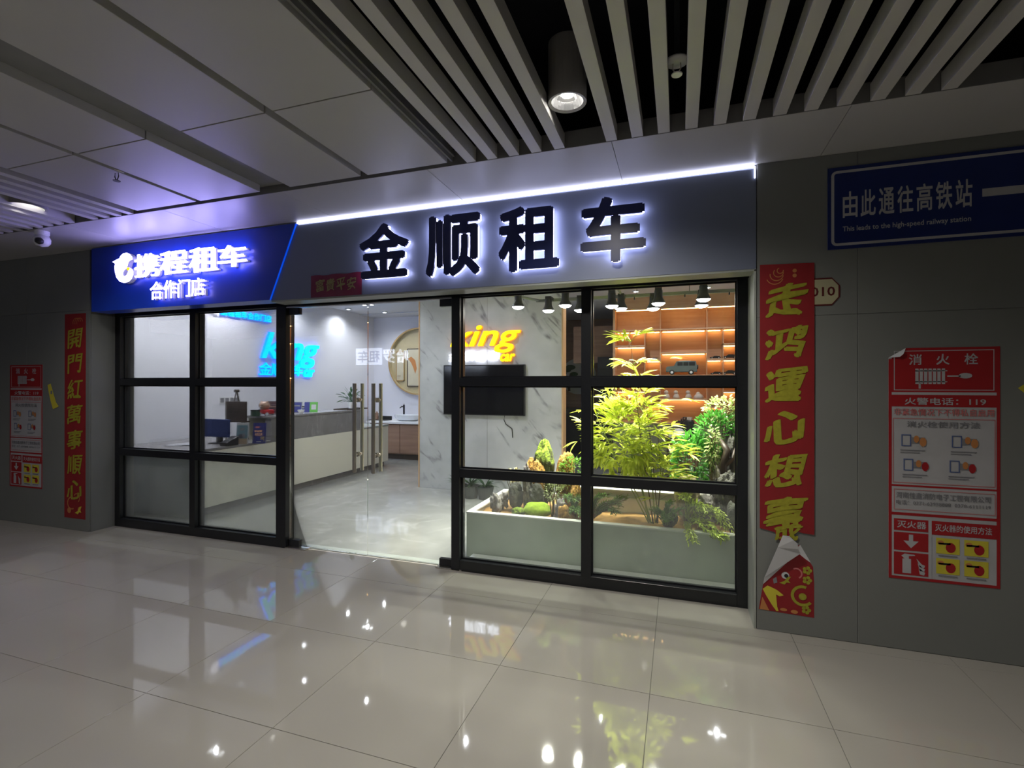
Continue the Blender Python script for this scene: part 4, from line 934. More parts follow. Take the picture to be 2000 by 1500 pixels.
for px0, px1, py0, py1, art in ((773, 789, 686, 744, 0), (795, 822, 681, 755, 1)):
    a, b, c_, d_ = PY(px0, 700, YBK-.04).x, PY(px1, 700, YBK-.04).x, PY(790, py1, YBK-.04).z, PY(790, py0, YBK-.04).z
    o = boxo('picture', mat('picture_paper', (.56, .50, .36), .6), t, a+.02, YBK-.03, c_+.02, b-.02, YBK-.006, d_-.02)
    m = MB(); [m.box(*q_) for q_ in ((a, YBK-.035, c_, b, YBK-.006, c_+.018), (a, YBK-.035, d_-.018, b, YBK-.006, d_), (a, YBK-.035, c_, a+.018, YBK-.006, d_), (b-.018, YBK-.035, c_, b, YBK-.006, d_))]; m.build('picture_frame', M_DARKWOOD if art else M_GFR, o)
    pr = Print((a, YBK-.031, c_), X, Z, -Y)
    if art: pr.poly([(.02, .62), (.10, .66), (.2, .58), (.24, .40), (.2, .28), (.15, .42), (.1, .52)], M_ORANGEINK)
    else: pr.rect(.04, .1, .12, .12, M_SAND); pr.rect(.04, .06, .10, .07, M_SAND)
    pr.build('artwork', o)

# pot plants at the foot of the marble wall
for k, (px, lab) in enumerate(((898, 'spiky plant in a dark pot on the shop floor just behind the door post'), (920, 'dark potted plant at the foot of the marble wall, left of the planter'), (948, 'dark potted plant at the foot of the marble wall, just behind the planter corner'))):
    c = PY(px, 940, 6.30); x = c.x; t = empty('potted_plant', (x, 6.30, 0), lab, 'plant')
    MB().lathe((x, 6.30, 0), [(0, 0), (.085, 0), (.12, .17), (.11, .17), (.10, .15), (0, .15)], 20).build('pot', M_POT, t)
    m = MB()
    for j in range(26):
        a = random.uniform(0, 6.28); e = random.uniform(.5, 1.35); d = Vector((math.cos(a)*math.cos(e), math.sin(a)*math.cos(e), math.sin(e))); leaf_into(m, Vector((x, 6.30, .15)), d, random.uniform(.14, .27), .026, droop=.5)
    m.build('foliage', L_DARK, t, kind='stuff')

# ------------------------------------------------------------------ display shelves with light strips
YS, YSB = 8.9, 9.25
def sx(px): return PY(px, 700, YS).x
def sz(py): return PY(1320, py, YS).z
XV = [sx(1201), sx(1258.6), sx(1289), sx(1380), sx(1412), sx(1441)]
XV += [XV[-1]+.55, XV[-1]+1.1]
t = empty('display_shelf', ((XV[0]+XV[-1])/2, 9.1, .9), 'wide walnut wall shelf unit with warm light strips behind the plants', 'shelf')
ZB, ZT = sz(826), ZI-.002
boxo('back_panel', M_WALNUT, t, XV[0]-.02, YSB, ZB, XV[-1], YSB+.02, ZT)
boxo('side', M_WALNUT, t, XV[0]-.035, YS, ZB, XV[0], YSB, ZT); boxo('side', M_WALNUT, t, XV[-1], YS, ZB, XV[-1]+.03, YSB, ZT)
R1, R2, R3, R4, R5, RL, RL2, RLT = sz(602), sz(644), sz(675), sz(690), sz(704), sz(734.5), sz(796), sz(766)
RM = sz(781)
def shelf(x0, x1, z, strip=True, th=.022):
    boxo('shelf_board', M_WALNUT, t, x0, YS, z, x1, YSB, z+th)
    if strip: boxo('light_strip', E_WARM, t, x0+.02, YSB-.07, z-.012, x1-.02, YSB-.05, z-.0005)
boxo('pelmet', M_WALNUT, t, XV[0], YS, R1, XV[-1], YS+.02, ZT)
for a, b in ((0, 2), (2, 3), (3, 5), (5, 7)): boxo('light_strip', E_WARM, t, XV[a]+.02, YS+.03, R1-.008, XV[b]-.02, YS+.05, R1+.002)
shelf(XV[0], XV[1], R2); shelf(XV[1]+.012, XV[2], R2); shelf(XV[2]+.012, XV[3], R2); shelf(XV[3]+.012, XV[4], R2); shelf(XV[4]+.012, XV[5], R2); shelf(XV[5], XV[-1], R2)
shelf(XV[0], XV[1], R3); shelf(XV[1]+.012, XV[2], R5); shelf(XV[2]+.012, XV[3], R4); shelf(XV[3]+.012, XV[4], R5); shelf(XV[4], XV[5], R3); shelf(XV[4]+.012, XV[5], R5)
for a, b in ((0, 1), (1, 2), (2, 3), (3, 4), (4, 5), (5, 6)): shelf(XV[a]+.012, XV[b], RL)
shelf(XV[0], XV[1], RLT); shelf(XV[1]+.012, XV[2], RL2); shelf(XV[2]+.012, XV[3], RM); shelf(XV[3]+.012, XV[4], RL2); shelf(XV[4]+.012, XV[5], RLT)
shelf(XV[0], XV[-1], ZB-.022, False)
for k in (1, 2, 3, 4, 5, 6):
    boxo('upright', M_WALNUT, t, XV[k]-.0, YS, ZB, XV[k]+.012, YSB-.001, R2 if k in (1, 4, 6) else R1)
boxo('upright', M_WALNUT, t, sx(1228), YS, R3, sx(1228)+.012, YSB, R2); boxo('upright', M_WALNUT, t, sx(1228), YS, RLT, sx(1228)+.012, YSB, RL)
M_OLIVE = mat('olive_grey_wall', (.22, .22, .15), .7)
boxo('wall_behind_shelf', M_OLIVE, None, XV[0]-.05, YSB+.03, 0, XR, YSB+.15, ZI); st(bpy.data.objects['wall_behind_shelf'])
boxo('cabinet_base', M_OLIVE, t, XV[0]-.035, YS+.02, 0.02, XV[-1], YSB, ZB-.023)

# model off-road car on the shelf
M_CARG = mat('model_car_grey', (.12, .15, .14), .35); M_CARD = mat('model_car_dark', (.02, .02, .02), .4)
def suv(x, z, L, label, body=M_CARG, boxy=True):
    y = YS+.12; t = empty('model_car', (x, y, z), label, 'model car'); h = L*.30; wd = L*.36
    prof = [(-.5, .10), (-.5, .24), (-.46, .28), (-.24, .30), (-.16, .46), (.46, .46), (.49, .30), (.5, .10)] if boxy else [(-.5, .08), (-.5, .17), (-.25, .2), (-.1, .3), (.18, .3), (.38, .2), (.5, .18), (.5, .08)]
    m = MB(); m.poly([(a*L, b*L) for a, b in prof], (x, y-wd/2, z), X, Z, -Y, wd, 0, body); m.build('body', None, t)
    pr = Print((x, y-wd/2-.001, z), X, Z, -Y); k = 1 if boxy else .65
    for a, b in ((-.13, .04), (.06, .22), (.24, .43)): pr.rect(a*L, .31*L*k, b*L, .43*L*k, M_CARD)
    pr.rect(-.5*L, .09*L, .5*L, .11*L, M_CARD); pr.build('windows', t)
    for a in (-.31, .31):
        for s in (-1, 1): o = MB().cyl((x+a*L, y+s*wd/2-.012, z+.085*L), (x+a*L, y+s*wd/2+.012, z+.085*L), .085*L, n=16).build('wheel', M_CARD, t); MB().cyl((x+a*L, y-wd/2-.014, z+.085*L), (x+a*L, y-wd/2-.012, z+.085*L), .045*L, n=12).build('hubcap', M_WHITE, o) if s < 0 else None
    if boxy: MB().cyl((x+.5*L, y, z+.27*L), (x+.54*L, y, z+.27*L), .08*L, n=14).build('spare_wheel', M_CARD, t); MB().box(x-.08*L, y-wd/2, z+.462*L, x+.3*L, y+wd/2, z+.475*L).build('roof_rack', M_WHITE, t)
ZC3 = RL+.022
suv(sx(1331), ZC3, .50, 'large grey model off-road car on the middle shelf')
suv(sx(1398), R5+.022, .17, 'tiny model car on the shelf right of the middle bay', M_CARD, False)
suv(sx(1427), R5+.022, .24, 'small dark model car on the shelf under the short upper board at the right', M_CARD, False)
suv(sx(1399), RL+.022, .17, 'tiny model car low in the right-hand bay, left of its neighbour', M_CARD, False)
suv(sx(1426), RL+.022, .24, 'small dark model car low in the right-hand bay by the window post', M_CARD, False)
suv(sx(1277), R5+.022, .13, 'tiny pale model car on the shelf left of the middle bay', M_SIGNWHITE, False)
q = sx(1325); 
M_STAT = mat('pale_figurine', (.55, .47, .40), .6)
for k, (px, lab) in enumerate(((1302, 'leftmost of the four pale figurines on the low middle shelf'), (1321, 'second from the left of the pale figurines on the low middle shelf'), (1345, 'third of the pale figurines on the low middle shelf'), (1365, 'broad low pale figurine at the right end of the low middle shelf'))):
    x = sx(px); y = YS+.1; t2 = empty('figurine', (x, y, RM+.022), lab, 'figurine', None)
    w_ = 1.5 if k == 3 else 1.
    MB().lathe((x, y, RM+.022), [(0, 0), (.05*w_, 0), (.055*w_, .03), (.035*w_, .07), (.02, .085), (0, .09)], 16).build('body', M_STAT, t2, smooth=True)
    MB().lathe((x-.008, y, RM+.022+(.075 if k == 3 else .10)), [(0, -.035), (.032, -.015), (.038, .01), (.02, .036), (0, .04)], 16).build('head', M_STAT, t2, smooth=True)
x = sx(1336); zq = ZB; t2 = empty('camera_model', (x, YS+.1, zq), 'black model gadget with round lenses on the bottom shelf', 'model')
MB().box(x-.16, YS+.05, zq+.001, x+.02, YS+.15, zq+.035).build('base', M_BLACK, t2, bev=.008); MB().box(x-.02, YS+.05, zq+.03, x+.13, YS+.15, zq+.10).build('body', M_BLACK, t2, bev=.012)
MB().cyl((x+.07, YS+.02, zq+.065), (x+.07, YS+.06, zq+.065), .035, n=16).build('lens', M_CARD, t2)

# tea table with things on it
YT = 8.2; zt_ = PY(1300, 855, 7.95).z
t = empty('tea_table', (.55, YT, 0), 'dark wooden side table in front of the shelves', 'table')
xt0 = PY(1298, 855, 7.95).x
boxo('tabletop', M_DARKWOOD, t, xt0, 7.95, zt_-.03, 1.6, 8.5, zt_, bev=.003)
for a in (xt0+.03, 1.5):
    for b in (7.98, 8.42): boxo('leg', M_DARKWOOD, t, a, b, 0, a+.05, b+.05, zt_-.03)
boxo('stretcher', M_DARKWOOD, t, xt0+.08, 8.0, .2, 1.5, 8.03, .24); boxo('side_board', M_CABWOOD, t, xt0+.08, 8.4, .25, 1.5, 8.42, zt_-.03)
xq = PY(1326, 850, 8.05).x; t2 = empty('tissue_box', (xq, 8.08, zt_), 'white tissue box with a tissue pulled up on the dark table', 'box')
boxo('box', M_WHITE, t2, xq-.15, 8.02, zt_, xq+.11, 8.15, zt_+.07, bev=.006)
MB().lathe((xq, 8.08, zt_+.07), [(.09, 0), (.075, .04), (.04, .065), (.0, .07)], 9).build('tissue', M_WHITE, t2)
for px, h_, lab in ((1331, .27, 'thin dark bottle left of the black flask on the table'), (1337, .27, 'thin dark bottle touching the black flask on the table')):
    x = PY(px, 840, 8.2).x; t2 = empty('bottle', (x, 8.22, zt_), lab, 'bottle'); MB().lathe((x, 8.22, zt_), [(0, 0), (.022, 0), (.022, .2), (.012, .24), (.012, h_), (0, h_)], 12).build('body', M_BLACK, t2); MB().cyl((x, 8.22, zt_+h_), (x, 8.22, zt_+h_+.02), .014, n=10).build('cap', M_CABWOOD, t2)
x = PY(1347, 840, 8.1).x; t2 = empty('flask', (x, 8.12, zt_), 'wide black flask with a pale lid on the dark table', 'flask'); MB().lathe((x, 8.12, zt_), [(0, 0), (.07, 0), (.07, .25), (.055, .27), (0, .27)], 20).build('body', M_BLACK, t2); MB().cyl((x, 8.12, zt_+.27), (x, 8.12, zt_+.31), .04, n=14).build('lid', M_STAT, t2)
x = PY(1359, 840, 8.3).x+.03; t2 = empty('tape_roll', (x, 8.3, zt_), 'pale round roll standing beside the black flask', 'roll')
MB().lathe((x, 8.3, zt_+.07), [(.035, -.03), (.07, -.03), (.07, .03), (.035, .03), (.035, -.03)], 20, axis='y').build('roll', M_STAT, t2); MB().lathe((x, 8.3, zt_+.07), [(.03, -.031), (.036, -.031), (.036, .031), (.03, .031), (.03, -.031)], 16, axis='y').build('core', M_CABWOOD, t2)

# back room things behind the gap
q = PY(1125, 735, 11.55); t = empty('moon_art', (q.x, 11.57, 1.3), 'round pale disc artwork with a dark bonsai tree shape in the back room', 'artwork')
MB().lathe((q.x+.05, 11.58, q.z), [(0, -.02), (.42, -.02), (.42, .0)], 40, axis='y').build('disc', mat('moon_disc', (.45, .46, .46), .6), t)
pr = Print((q.x-.35, 11.545, q.z-.45), X, Z, -Y)
for a, b, r_ in ((.12, .60, .12), (.22, .66, .12), (.05, .52, .08), (.3, .5, .1)): pr.disc(a, b, r_, L_DARK, 1, r_*.5)
pr.poly([(.16, .1), (.22, .1), (.2, .3), (.26, .5), (.2, .5), (.14, .3)], M_DARKWOOD); pr.build('bonsai_tree', t)
q = PY(1103, 812, 11.2); t = empty('sideboard', (q.x+.7, 11.3, 0), 'dark sideboard in the back room', 'cabinet')
boxo('body', M_BLACK, t, -2.85, 11.1, .0, -1.55, 11.58, PY(1120, 800, 11.1).z); boxo('top', M_DARKWOOD, t, -2.86, 11.08, PY(1120, 800, 11.1).z, -1.5, 11.59, PY(1120, 798, 11.1).z)
a, b = PY(1167, 700, 9.6).x, PY(1196, 700, 9.6).x
t = empty('refrigerator', ((a+b)/2, 9.7, 0), 'dark tall cabinet beside the shelves, half hidden by the bamboo', 'cabinet')
boxo('body', mat('dark_appliance', (.03, .033, .036), .3), t, a, 9.6, 0, b, 10.0, PY(1180, 697, 9.6).z, bev=.004); boxo('door_line', M_BLACK, t, a+.01, 9.594, PY(1180, 722, 9.6).z, b-.01, 9.6, PY(1180, 720, 9.6).z)
boxo('upper_cabinet', M_CABWOOD, None, a-.5, 9.75, 1.98, b+.12, 10.1, 2.7); tag(bpy.data.objects['upper_cabinet'], 'brown wall cabinet over the dark appliance in the back room', 'cabinet')

# ------------------------------------------------------------------ track lights over the planter
NEAR, FAR, ZR = 4.72, 5.04, 2.455
M_RAIL = mat('track_rail_grey', (.14, .15, .15), .4); M_SPOT = mat('spot_black', (.02, .021, .024), .4)
t = empty('light_track', (-.6, 4.9, ZR), 'rectangular grey track rail frame hanging over the indoor planter', 'lamp track')
boxo('rail', M_RAIL, t, -1.72, NEAR-.018, ZR, 1.4, NEAR+.018, ZR+.03); boxo('rail', M_RAIL, t, -1.45, FAR+.1, ZR-.02, 1.4, FAR+.136, ZR+.01)
for x in (-1.70, -.55, .55): MB().cyl((x, NEAR, ZR+.02), (x+(.28 if x < -1 else 0), FAR+.12, ZR), .014, n=6).build('cross_rail', M_RAIL, t)
for x in (-1.7, -1.2, -.5, .0, .5, 1.2):
    for a in ((x, NEAR, ZR+.03), (x+.1, FAR+.12, ZR+.01)): MB().cyl(a, (a[0], a[1], ZI), .004, n=5).build('hanger', M_RAIL, t)
for x in (-1.35, -.9, -.43, .05, .45): boxo('rail_clip', M_BLACK, t, x, FAR+.10, ZR-.045, x+.012, FAR+.13, ZR-.02)
E_SPOT = mat('spot_lamp_glow', (.9, .9, .9), .5, emit=(1.0, 1.0, .93), estr=45)
SP = [(1012, 600, 0), (1104, 597, 0), (1195, 598, 0), (1286, 593, 0), (1374, 585, 0), (1071, 607, 1), (1133, 606, 1), (1213, 603, 1), (1276, 603, 1), (1370, 597, 1)]
for k, (px, py, far) in enumerate(SP):
    y = FAR if far else NEAR-.02; c = PY(px, py, y); z = c.z; x = c.x
    t = empty('track_spotlight', (x, y, z), 'black bell-shaped track spotlight, lit, %s' % ('at the left end of the near rail', 'second from the left on the near rail', 'in the middle of the near rail', 'fourth from the left on the near rail', 'at the right end of the near rail', 'at the left end of the far rail', 'on the far rail beside the window mullion', 'in the middle of the far rail', 'fourth from the left on the far rail', 'at the right end of the far rail')[k], 'spotlight')
    r_ = .062
    MB().lathe((x, y, z), [(r_, 0), (r_*.92, .02), (r_*.66, .05), (r_*.58, .07), (r_*.58, .12), (0, .125)], 22).build('shade', M_SPOT, t, smooth=False)
    MB().lathe((x, y, z), [(0, -.022), (r_*.45, -.019), (r_*.78, -.009), (r_*.93, .004)], 22).build('lamp_face', E_SPOT, t, smooth=True)
    yy = y+.118 if far else NEAR; boxo('adapter', M_SPOT, t, x-.03, min(y, yy)-.02, z+.118, x+.03, max(y, yy)+.02, z+.15)
    light('track_spot_light', (x, y, z-.03), PW_TRACK, (1.0, .985, .86), 'SPOT', .035, 118, .55, (x*.9-.05, 4.66, 0))

# ================================================================== THE INDOOR PLANTER
PX0, PX1, PY0, PY1, PZT = -1.80, 2.2, 4.10, 5.12, .415
M_PLF = mat('planter_grey_front', (.40, .44, .38), .35, var=.12, scale=1.6); M_RIM2 = mat('planter_white_rim', (.62, .63, .60), .4)
t = PLT = empty('planter', (.2, 4.6, 0), 'long grey-green planter trough with a white rim behind the right window', 'planter')
boxo('front', M_PLF, t, PX0, PY0, .0, PX1, PY0+.03, PZT-.012); boxo('side', M_PLF, t, PX0, PY0+.03, 0, PX0+.03, PY1, PZT-.012)
boxo('back', M_RIM2, t, PX0+.03, PY1-.03, 0, PX1, PY1, PZT-.012)
m = MB(); m.box(PX0-.005, PY0-.005, PZT-.012, PX1, PY0+.06, PZT); m.box(PX0-.005, PY0+.06, PZT-.012, PX0+.06, PY1, PZT); m.box(PX0+.06, PY1-.06, PZT-.012, PX1, PY1, PZT); m.build('rim', M_RIM2, t)
m = MB(); NX, NY = 80, 20
def soil(x, y): return .355+.03*noise.noise(Vector((x*2.2, y*2.2, 3)))+.01*noise.noise(Vector((x*9, y*9, 1)))
V_ = [(PX0+.03+(PX1-PX0-.04)*i/NX, PY0+.03+(PY1-PY0-.06)*j/NY) for j in range(NY+1) for i in range(NX+1)]
m.add([(x, y, soil(x, y)) for x, y in V_], [(j*(NX+1)+i, j*(NX+1)+i+1, (j+1)*(NX+1)+i+1, (j+1)*(NX+1)+i) for j in range(NY) for i in range(NX)])
m.build('soil_bed', M_SOIL, t, smooth=True)
m = MB(); m.box(-1.02, 4.80, .25, 1.9, 5.09, .545); m.build('raised_step', M_RIM2, t, bev=.004)
m = MB(); m.box(-1.02, 4.77, .47, 1.9, 4.80, .49); m.box(-1.03, 4.77, .545, 1.9, 5.095, .56); m.build('step_ledge', M_RIM2, t)
boxo('window_sill', M_WHITE, None, -1.73, 3.907, 0, .46, 4.09, .05); bpy.data.objects['window_sill'].name = 'trim_2'; st(bpy.data.objects['trim_2'])  # sill whitened to imitate the lit floor strip under the panes

R_GREY = moss_rock('grey_rock', (.22, .20, .19), (.30, .26, .20), 1.5, 1.7); R_DARK = moss_rock('dark_rock', (.07, .07, .06), (.14, .16, .05), 1.25, 1.5)
R_MOSS = moss_rock('mossy_rock', (.07, .08, .035), (.17, .25, .012), .55, 1.0); R_ORG = moss_rock('orange_moss_rock', (.28, .15, .05), (.42, .23, .05), .3, .7)
R_PALE = moss_rock('pale_boulder', (.42, .36, .20), (.45, .42, .20), 1.3, 1.6)
def rock(name, label, cat, px, pyt, pyb, y, wpx, dpt, m_, amp=.25, fr_=3., seed=0, par=None, lean=0., ex=2.7, prof=None):
    """a stone whose foot and top are read from the photo at depth y"""
    c = PY(px, pyb, y); top = PY(px, pyt, y).z; base = min(c.z, soil(c.x, y)) if c.z > .3 else c.z
    hh = (top-base)/2; ww = abs(PY(px+wpx/2, 700, y).x-PY(px-wpx/2, 700, y).x)/2
    bm = bmesh.new(); bmesh.ops.create_icosphere(bm, subdivisions=5 if hh > .14 else 4, radius=1)
    off = Vector((seed*7.3, seed*3.1, seed))
    for v in bm.verts:
        n = v.co.normalized(); k = 1+amp*noise.noise(n*fr_*.5+off)*1.5+amp*.6*noise.noise(n*fr_*1.6+off)+amp*.25*noise.noise(n*fr_*5+off)
        hx = math.hypot(n.x, n.y); g_ = (hx**ex+abs(n.z)**ex)**(-1/ex)
        v.co = Vector((n.x*g_*k*ww*.95, n.y*g_*k*dpt*.95, n.z*g_*k*hh))
    zt2 = max(v.co.z for v in bm.verts); zb2 = min(v.co.z for v in bm.verts)
    for v in bm.verts:
        u = (v.co.z-zb2)/(zt2-zb2); v.co.z = u*2*hh
        if prof:
            i = min(int(u*(len(prof)-1)), len(prof)-2); f_ = u*(len(prof)-1)-i; q_ = prof[i]*(1-f_)+prof[i+1]*f_; v.co.x *= q_; v.co.y *= q_
    me = bpy.data.meshes.new(name); bm.to_mesh(me); bm.free(); me.materials.append(m_); me.polygons.foreach_set('use_smooth', [True]*len(me.polygons))
    o = link(bpy.data.objects.new(name, me)); o.location = (c.x, y, base); return tag(o, label, cat)
rock('rock', 'tall upright rock with a bright green mossy cap, the highest stone left of the mullion', 'rock', 1064, 856, 980, 4.72, 38, .12, R_MOSS, .2, 3.0, 31, ex=3, prof=(.85, .8, .8, .95, 1.15, 1.0, .6))
rock('rock', 'round orange-brown mossy stone at the left, behind the twin stone', 'rock', 1036, 892, 945, 4.66, 24, .09, R_ORG, .15, 3, 2)
rock('rock', 'round orange-brown mossy stone in front of the tall mossy rock', 'rock', 1050, 897, 950, 4.58, 27, .09, R_ORG, .15, 3, 3)
rock('rock', 'small pale jagged stone before the orange twin stones', 'rock', 1030, 902, 925, 4.50, 15, .05, R_GREY, .35, 4, 4)
rock('rock', 'round orange-brown mossy stone beside the mullion, left of it', 'rock', 1105, 881, 945, 4.72, 35, .12, R_ORG, .13, 3, 5)
rock('rock', 'dark square rock below the twin orange stones', 'rock', 1008, 940, 985, 4.5, 27, .1, R_DARK, .2, 2, 6)
rock('rock', 'wide dark rock beneath the tall mossy rock', 'rock', 1045, 938, 980, 4.55, 36, .12, R_DARK, .2, 2, 7)
rock('rock', 'jagged grey rock at the left end of the planter, front one', 'rock', 969, 962, 996, 4.30, 20, .07, R_GREY, .38, 4, 8)
rock('rock', 'second jagged grey rock at the left end, behind the front one', 'rock', 983, 958, 985, 4.48, 17, .06, R_GREY, .38, 4, 9)
rock('moss_mound', 'bright green cushion of moss in the front left of the planter', 'moss', 1049, 981, 1001, 4.30, 56, .12, mat('bright_moss', (.30, .44, .02), .95, var=.3, scale=60, bump=.8), .10, 3, 10, ex=2.)
rock('moss_mound', 'dull green cushion of moss behind the rim, left of the bright cushion', 'moss', 1012, 990, 1004, 4.22, 26, .06, R_MOSS, .12, 3, 20, ex=2.)
rock('rock', 'rugged grey-pink rock at the rim left of the mullion', 'rock', 1095, 972, 992, 4.3, 24, .08, R_GREY, .4, 4, 11)
rock('rock', 'orange-brown stone on the rim below the rugged grey rock', 'rock', 1101, 986, 1008, 4.22, 24, .06, R_ORG, .2, 3, 12)
rock('rock', 'orange mossy stone partly behind the mullion over the ferns', 'rock', 1124, 945, 965, 4.5, 24, .09, R_ORG, .15, 3, 13)
rock('rock', 'smooth pale boulder seen just above the middle rail right of the bamboo', 'rock', 1343, 926, 1000, 4.6, 52, .14, R_PALE, .10, 2, 14)
rock('rock', 'tall dark rock with a mossy top against the right window post', 'rock', 1430, 842, 970, 4.75, 34, .12, R_DARK, .22, 3, 15)
rock('rock', 'pink-grey rugged rock at the right below the tall dark rock', 'rock', 1402, 898, 960, 4.65, 30, .1, R_GREY, .38, 3.5, 16)
rock('rock', 'black wet looking stone low beside the right window post', 'rock', 1425, 918, 975, 4.5, 46, .1, R_DARK, .25, 3, 17)
rock('rock', 'dark smooth stone behind the drooping foliage at the right end', 'rock', 1432, 978, 1035, 4.28, 26, .08, R_DARK, .15, 3, 18)
rock('rock', 'grey-pink stone among the drooping foliage', 'rock', 1380, 965, 1010, 4.45, 34, .1, R_GREY, .3, 3.5, 19)
rock('rock', 'dark stone low in the middle of the right window under the small shrub', 'rock', 1308, 992, 1022, 4.35, 30, .08, R_DARK, .25, 3, 21)
t = empty('driftwood', (0.36, 4.62, .36), 'twisted dark driftwood trunk at the right end of the planter', 'driftwood')
c0, c1, c2, c3 = PY(1418, 960, 4.6), PY(1412, 910, 4.6), PY(1420, 880, 4.62), PY(1405, 855, 4.7)
MB().tube([(c0.x, c0.y, .34), c1, c2, c3], [.045, .035, .03, .015], 8).build('trunk', M_DARKWOOD, t, smooth=True); MB().tube([c1, PY(1432, 895, 4.62), PY(1436, 875, 4.65)], [.03, .02, .01], 7).build('branch', M_DARKWOOD, t, smooth=True)

# bamboo: stems, the 290 nearest leaves as parts, the rest joined
random.seed(21)
BC = PY(1224, 900, 4.5); 
t = empty('bamboo_plant', (BC.x, 4.5, .35), 'tall bright yellow-green bamboo in the middle of the right window', 'plant')
LV = []
for L_, w_, fo, dr in ((.14, .027, .3, .25), (.115, .023, .2, .1), (.155, .027, .35, .4), (.10, .021, .3, .05)):
    vs, fs = leafmesh(L_, w_, fo, dr); me = bpy.data.meshes.new('leaf'); me.from_pydata(vs, [], fs); me.materials.append(L_BAM); LV.append(me)
stems = []
SPX = [(1276, 1010, 1232, 668), (1280, 1012, 1246, 738), (1272, 1008, 1190, 775), (1285, 1010, 1262, 790), (1268, 1005, 1165, 812), (1270, 1008, 1205, 800), (1282, 1010, 1285, 850), (1266, 1004, 1215, 760), (1274, 1010, 1180, 850), (1284, 1010, 1298, 900)]
for k, (a, b, c_, d_) in enumerate(SPX):
    y0 = 4.46+.03*(k % 4); y1 = 4.38+.28*((k*37) % 10)/10; p0 = PY(a, b, y0); p0.z = .35; p1 = PY(c_, d_, y1)
    mid = p0.lerp(p1, .5)+Vector((random.uniform(-.03, .05), 0, 0)); pts = [p0.lerp(mid, u*2) if u < .5 else mid.lerp(p1, u*2-1) for u in [i/8 for i in range(9)]]
    stems.append(pts); MB().tube(pts, [.006-.004*i/8 for i in range(9)], 6).build('stem', L_STEM if k % 3 == 0 else L_STEMG, t, smooth=True)
tw = MB(); leaves = []
def fan(p, d, n, sc=1.):
    for q in range(n):
        a = (q-(n-1)/2)*.55+random.uniform(-.2, .2); dd = Matrix.Rotation(a, 3, 'Z') @ Vector(d).normalized(); dd.z += random.uniform(-.35, .25); leaves.append((p, dd, random.uniform(.75, 1.15)*sc, random.uniform(-.5, .5)))
for k, pts in enumerate(stems):
    top = pts[-1]
    fan(top, Vector((random.uniform(-.5, .5), 0, 1)), 3, .9)
    for u in range(3, 9):
        for r_ in range(4 if k else 9 if u > 4 else 3):
            if pts[u].z < .66 and random.random() < .5: continue
            a = random.uniform(0, 6.28); reach = random.uniform(.06, .24)*(1 if pts[u].z < 1.45 else .55); d = Vector((math.cos(a)*1.15, math.sin(a)*.7, random.uniform(.1, .7)))
            p = pts[u]+d.normalized()*reach; tw.tube([pts[u], pts[u].lerp(p, .5)+Z*.01, p], .0018, 3); fan(p, d, random.choice((3, 4, 4, 5)))
c = PY(1218, 855, 4.5)
for k in range(105):      # the dense middle of the crown
    a, e, r_ = random.uniform(0, 6.28), random.uniform(-1.1, 1.2), random.uniform(.3, 1)**.5
    d = Vector((math.cos(a)*math.cos(e), math.sin(a)*math.cos(e)*.8, math.sin(e))); p = c+Vector((d.x*.31*r_, d.y*.22*r_, d.z*.34*r_)); tw.tube([p-d*.06, p], .0018, 3); fan(p, d+Vector((0, -.1, .1)), 4)
for k in range(26):      # lower right skirt
    p = PY(random.uniform(1215, 1315), random.uniform(890, 948), random.uniform(4.38, 4.6)); fan(p, Vector((random.uniform(-1, 1), -.4, .1)), 3, .7); tw.tube([p, p-Vector((.02, 0, .08))], .0016, 3)
for a, b, dx, dz in ((1120, 862, -1, -.4), (1322, 700, 1, .3), (1300, 790, 1, .5), (1345, 780, 0.9, .2), (1160, 835, -1, -.1)):
    p = PY(a+(8 if dx < 0 else -14), b, 4.45); 
    if a < 1350: fan(p, Vector((dx, -.2, dz)), 3)
tw.build('twigs', L_STEMG, t)
leaves.sort(key=lambda l: l[0].y); rest = MB()
for k, (p, d, s_, ro) in enumerate(leaves):
    if k % 4 == 0 and k < 1160:
        o = bpy.data.objects.new('leaf', LV[k % 4]); COL.objects.link(o); o.parent = t
        T = orient(p, d, ro) @ Matrix.Scale(s_, 4); o.matrix_parent_inverse = Matrix.Translation(-t.location); o.matrix_basis = T
    else: leaf_into(rest, p, d, .13*s_, .025, ro, .3, .25)
rest.build('foliage', L_BAM, t, kind='stuff')

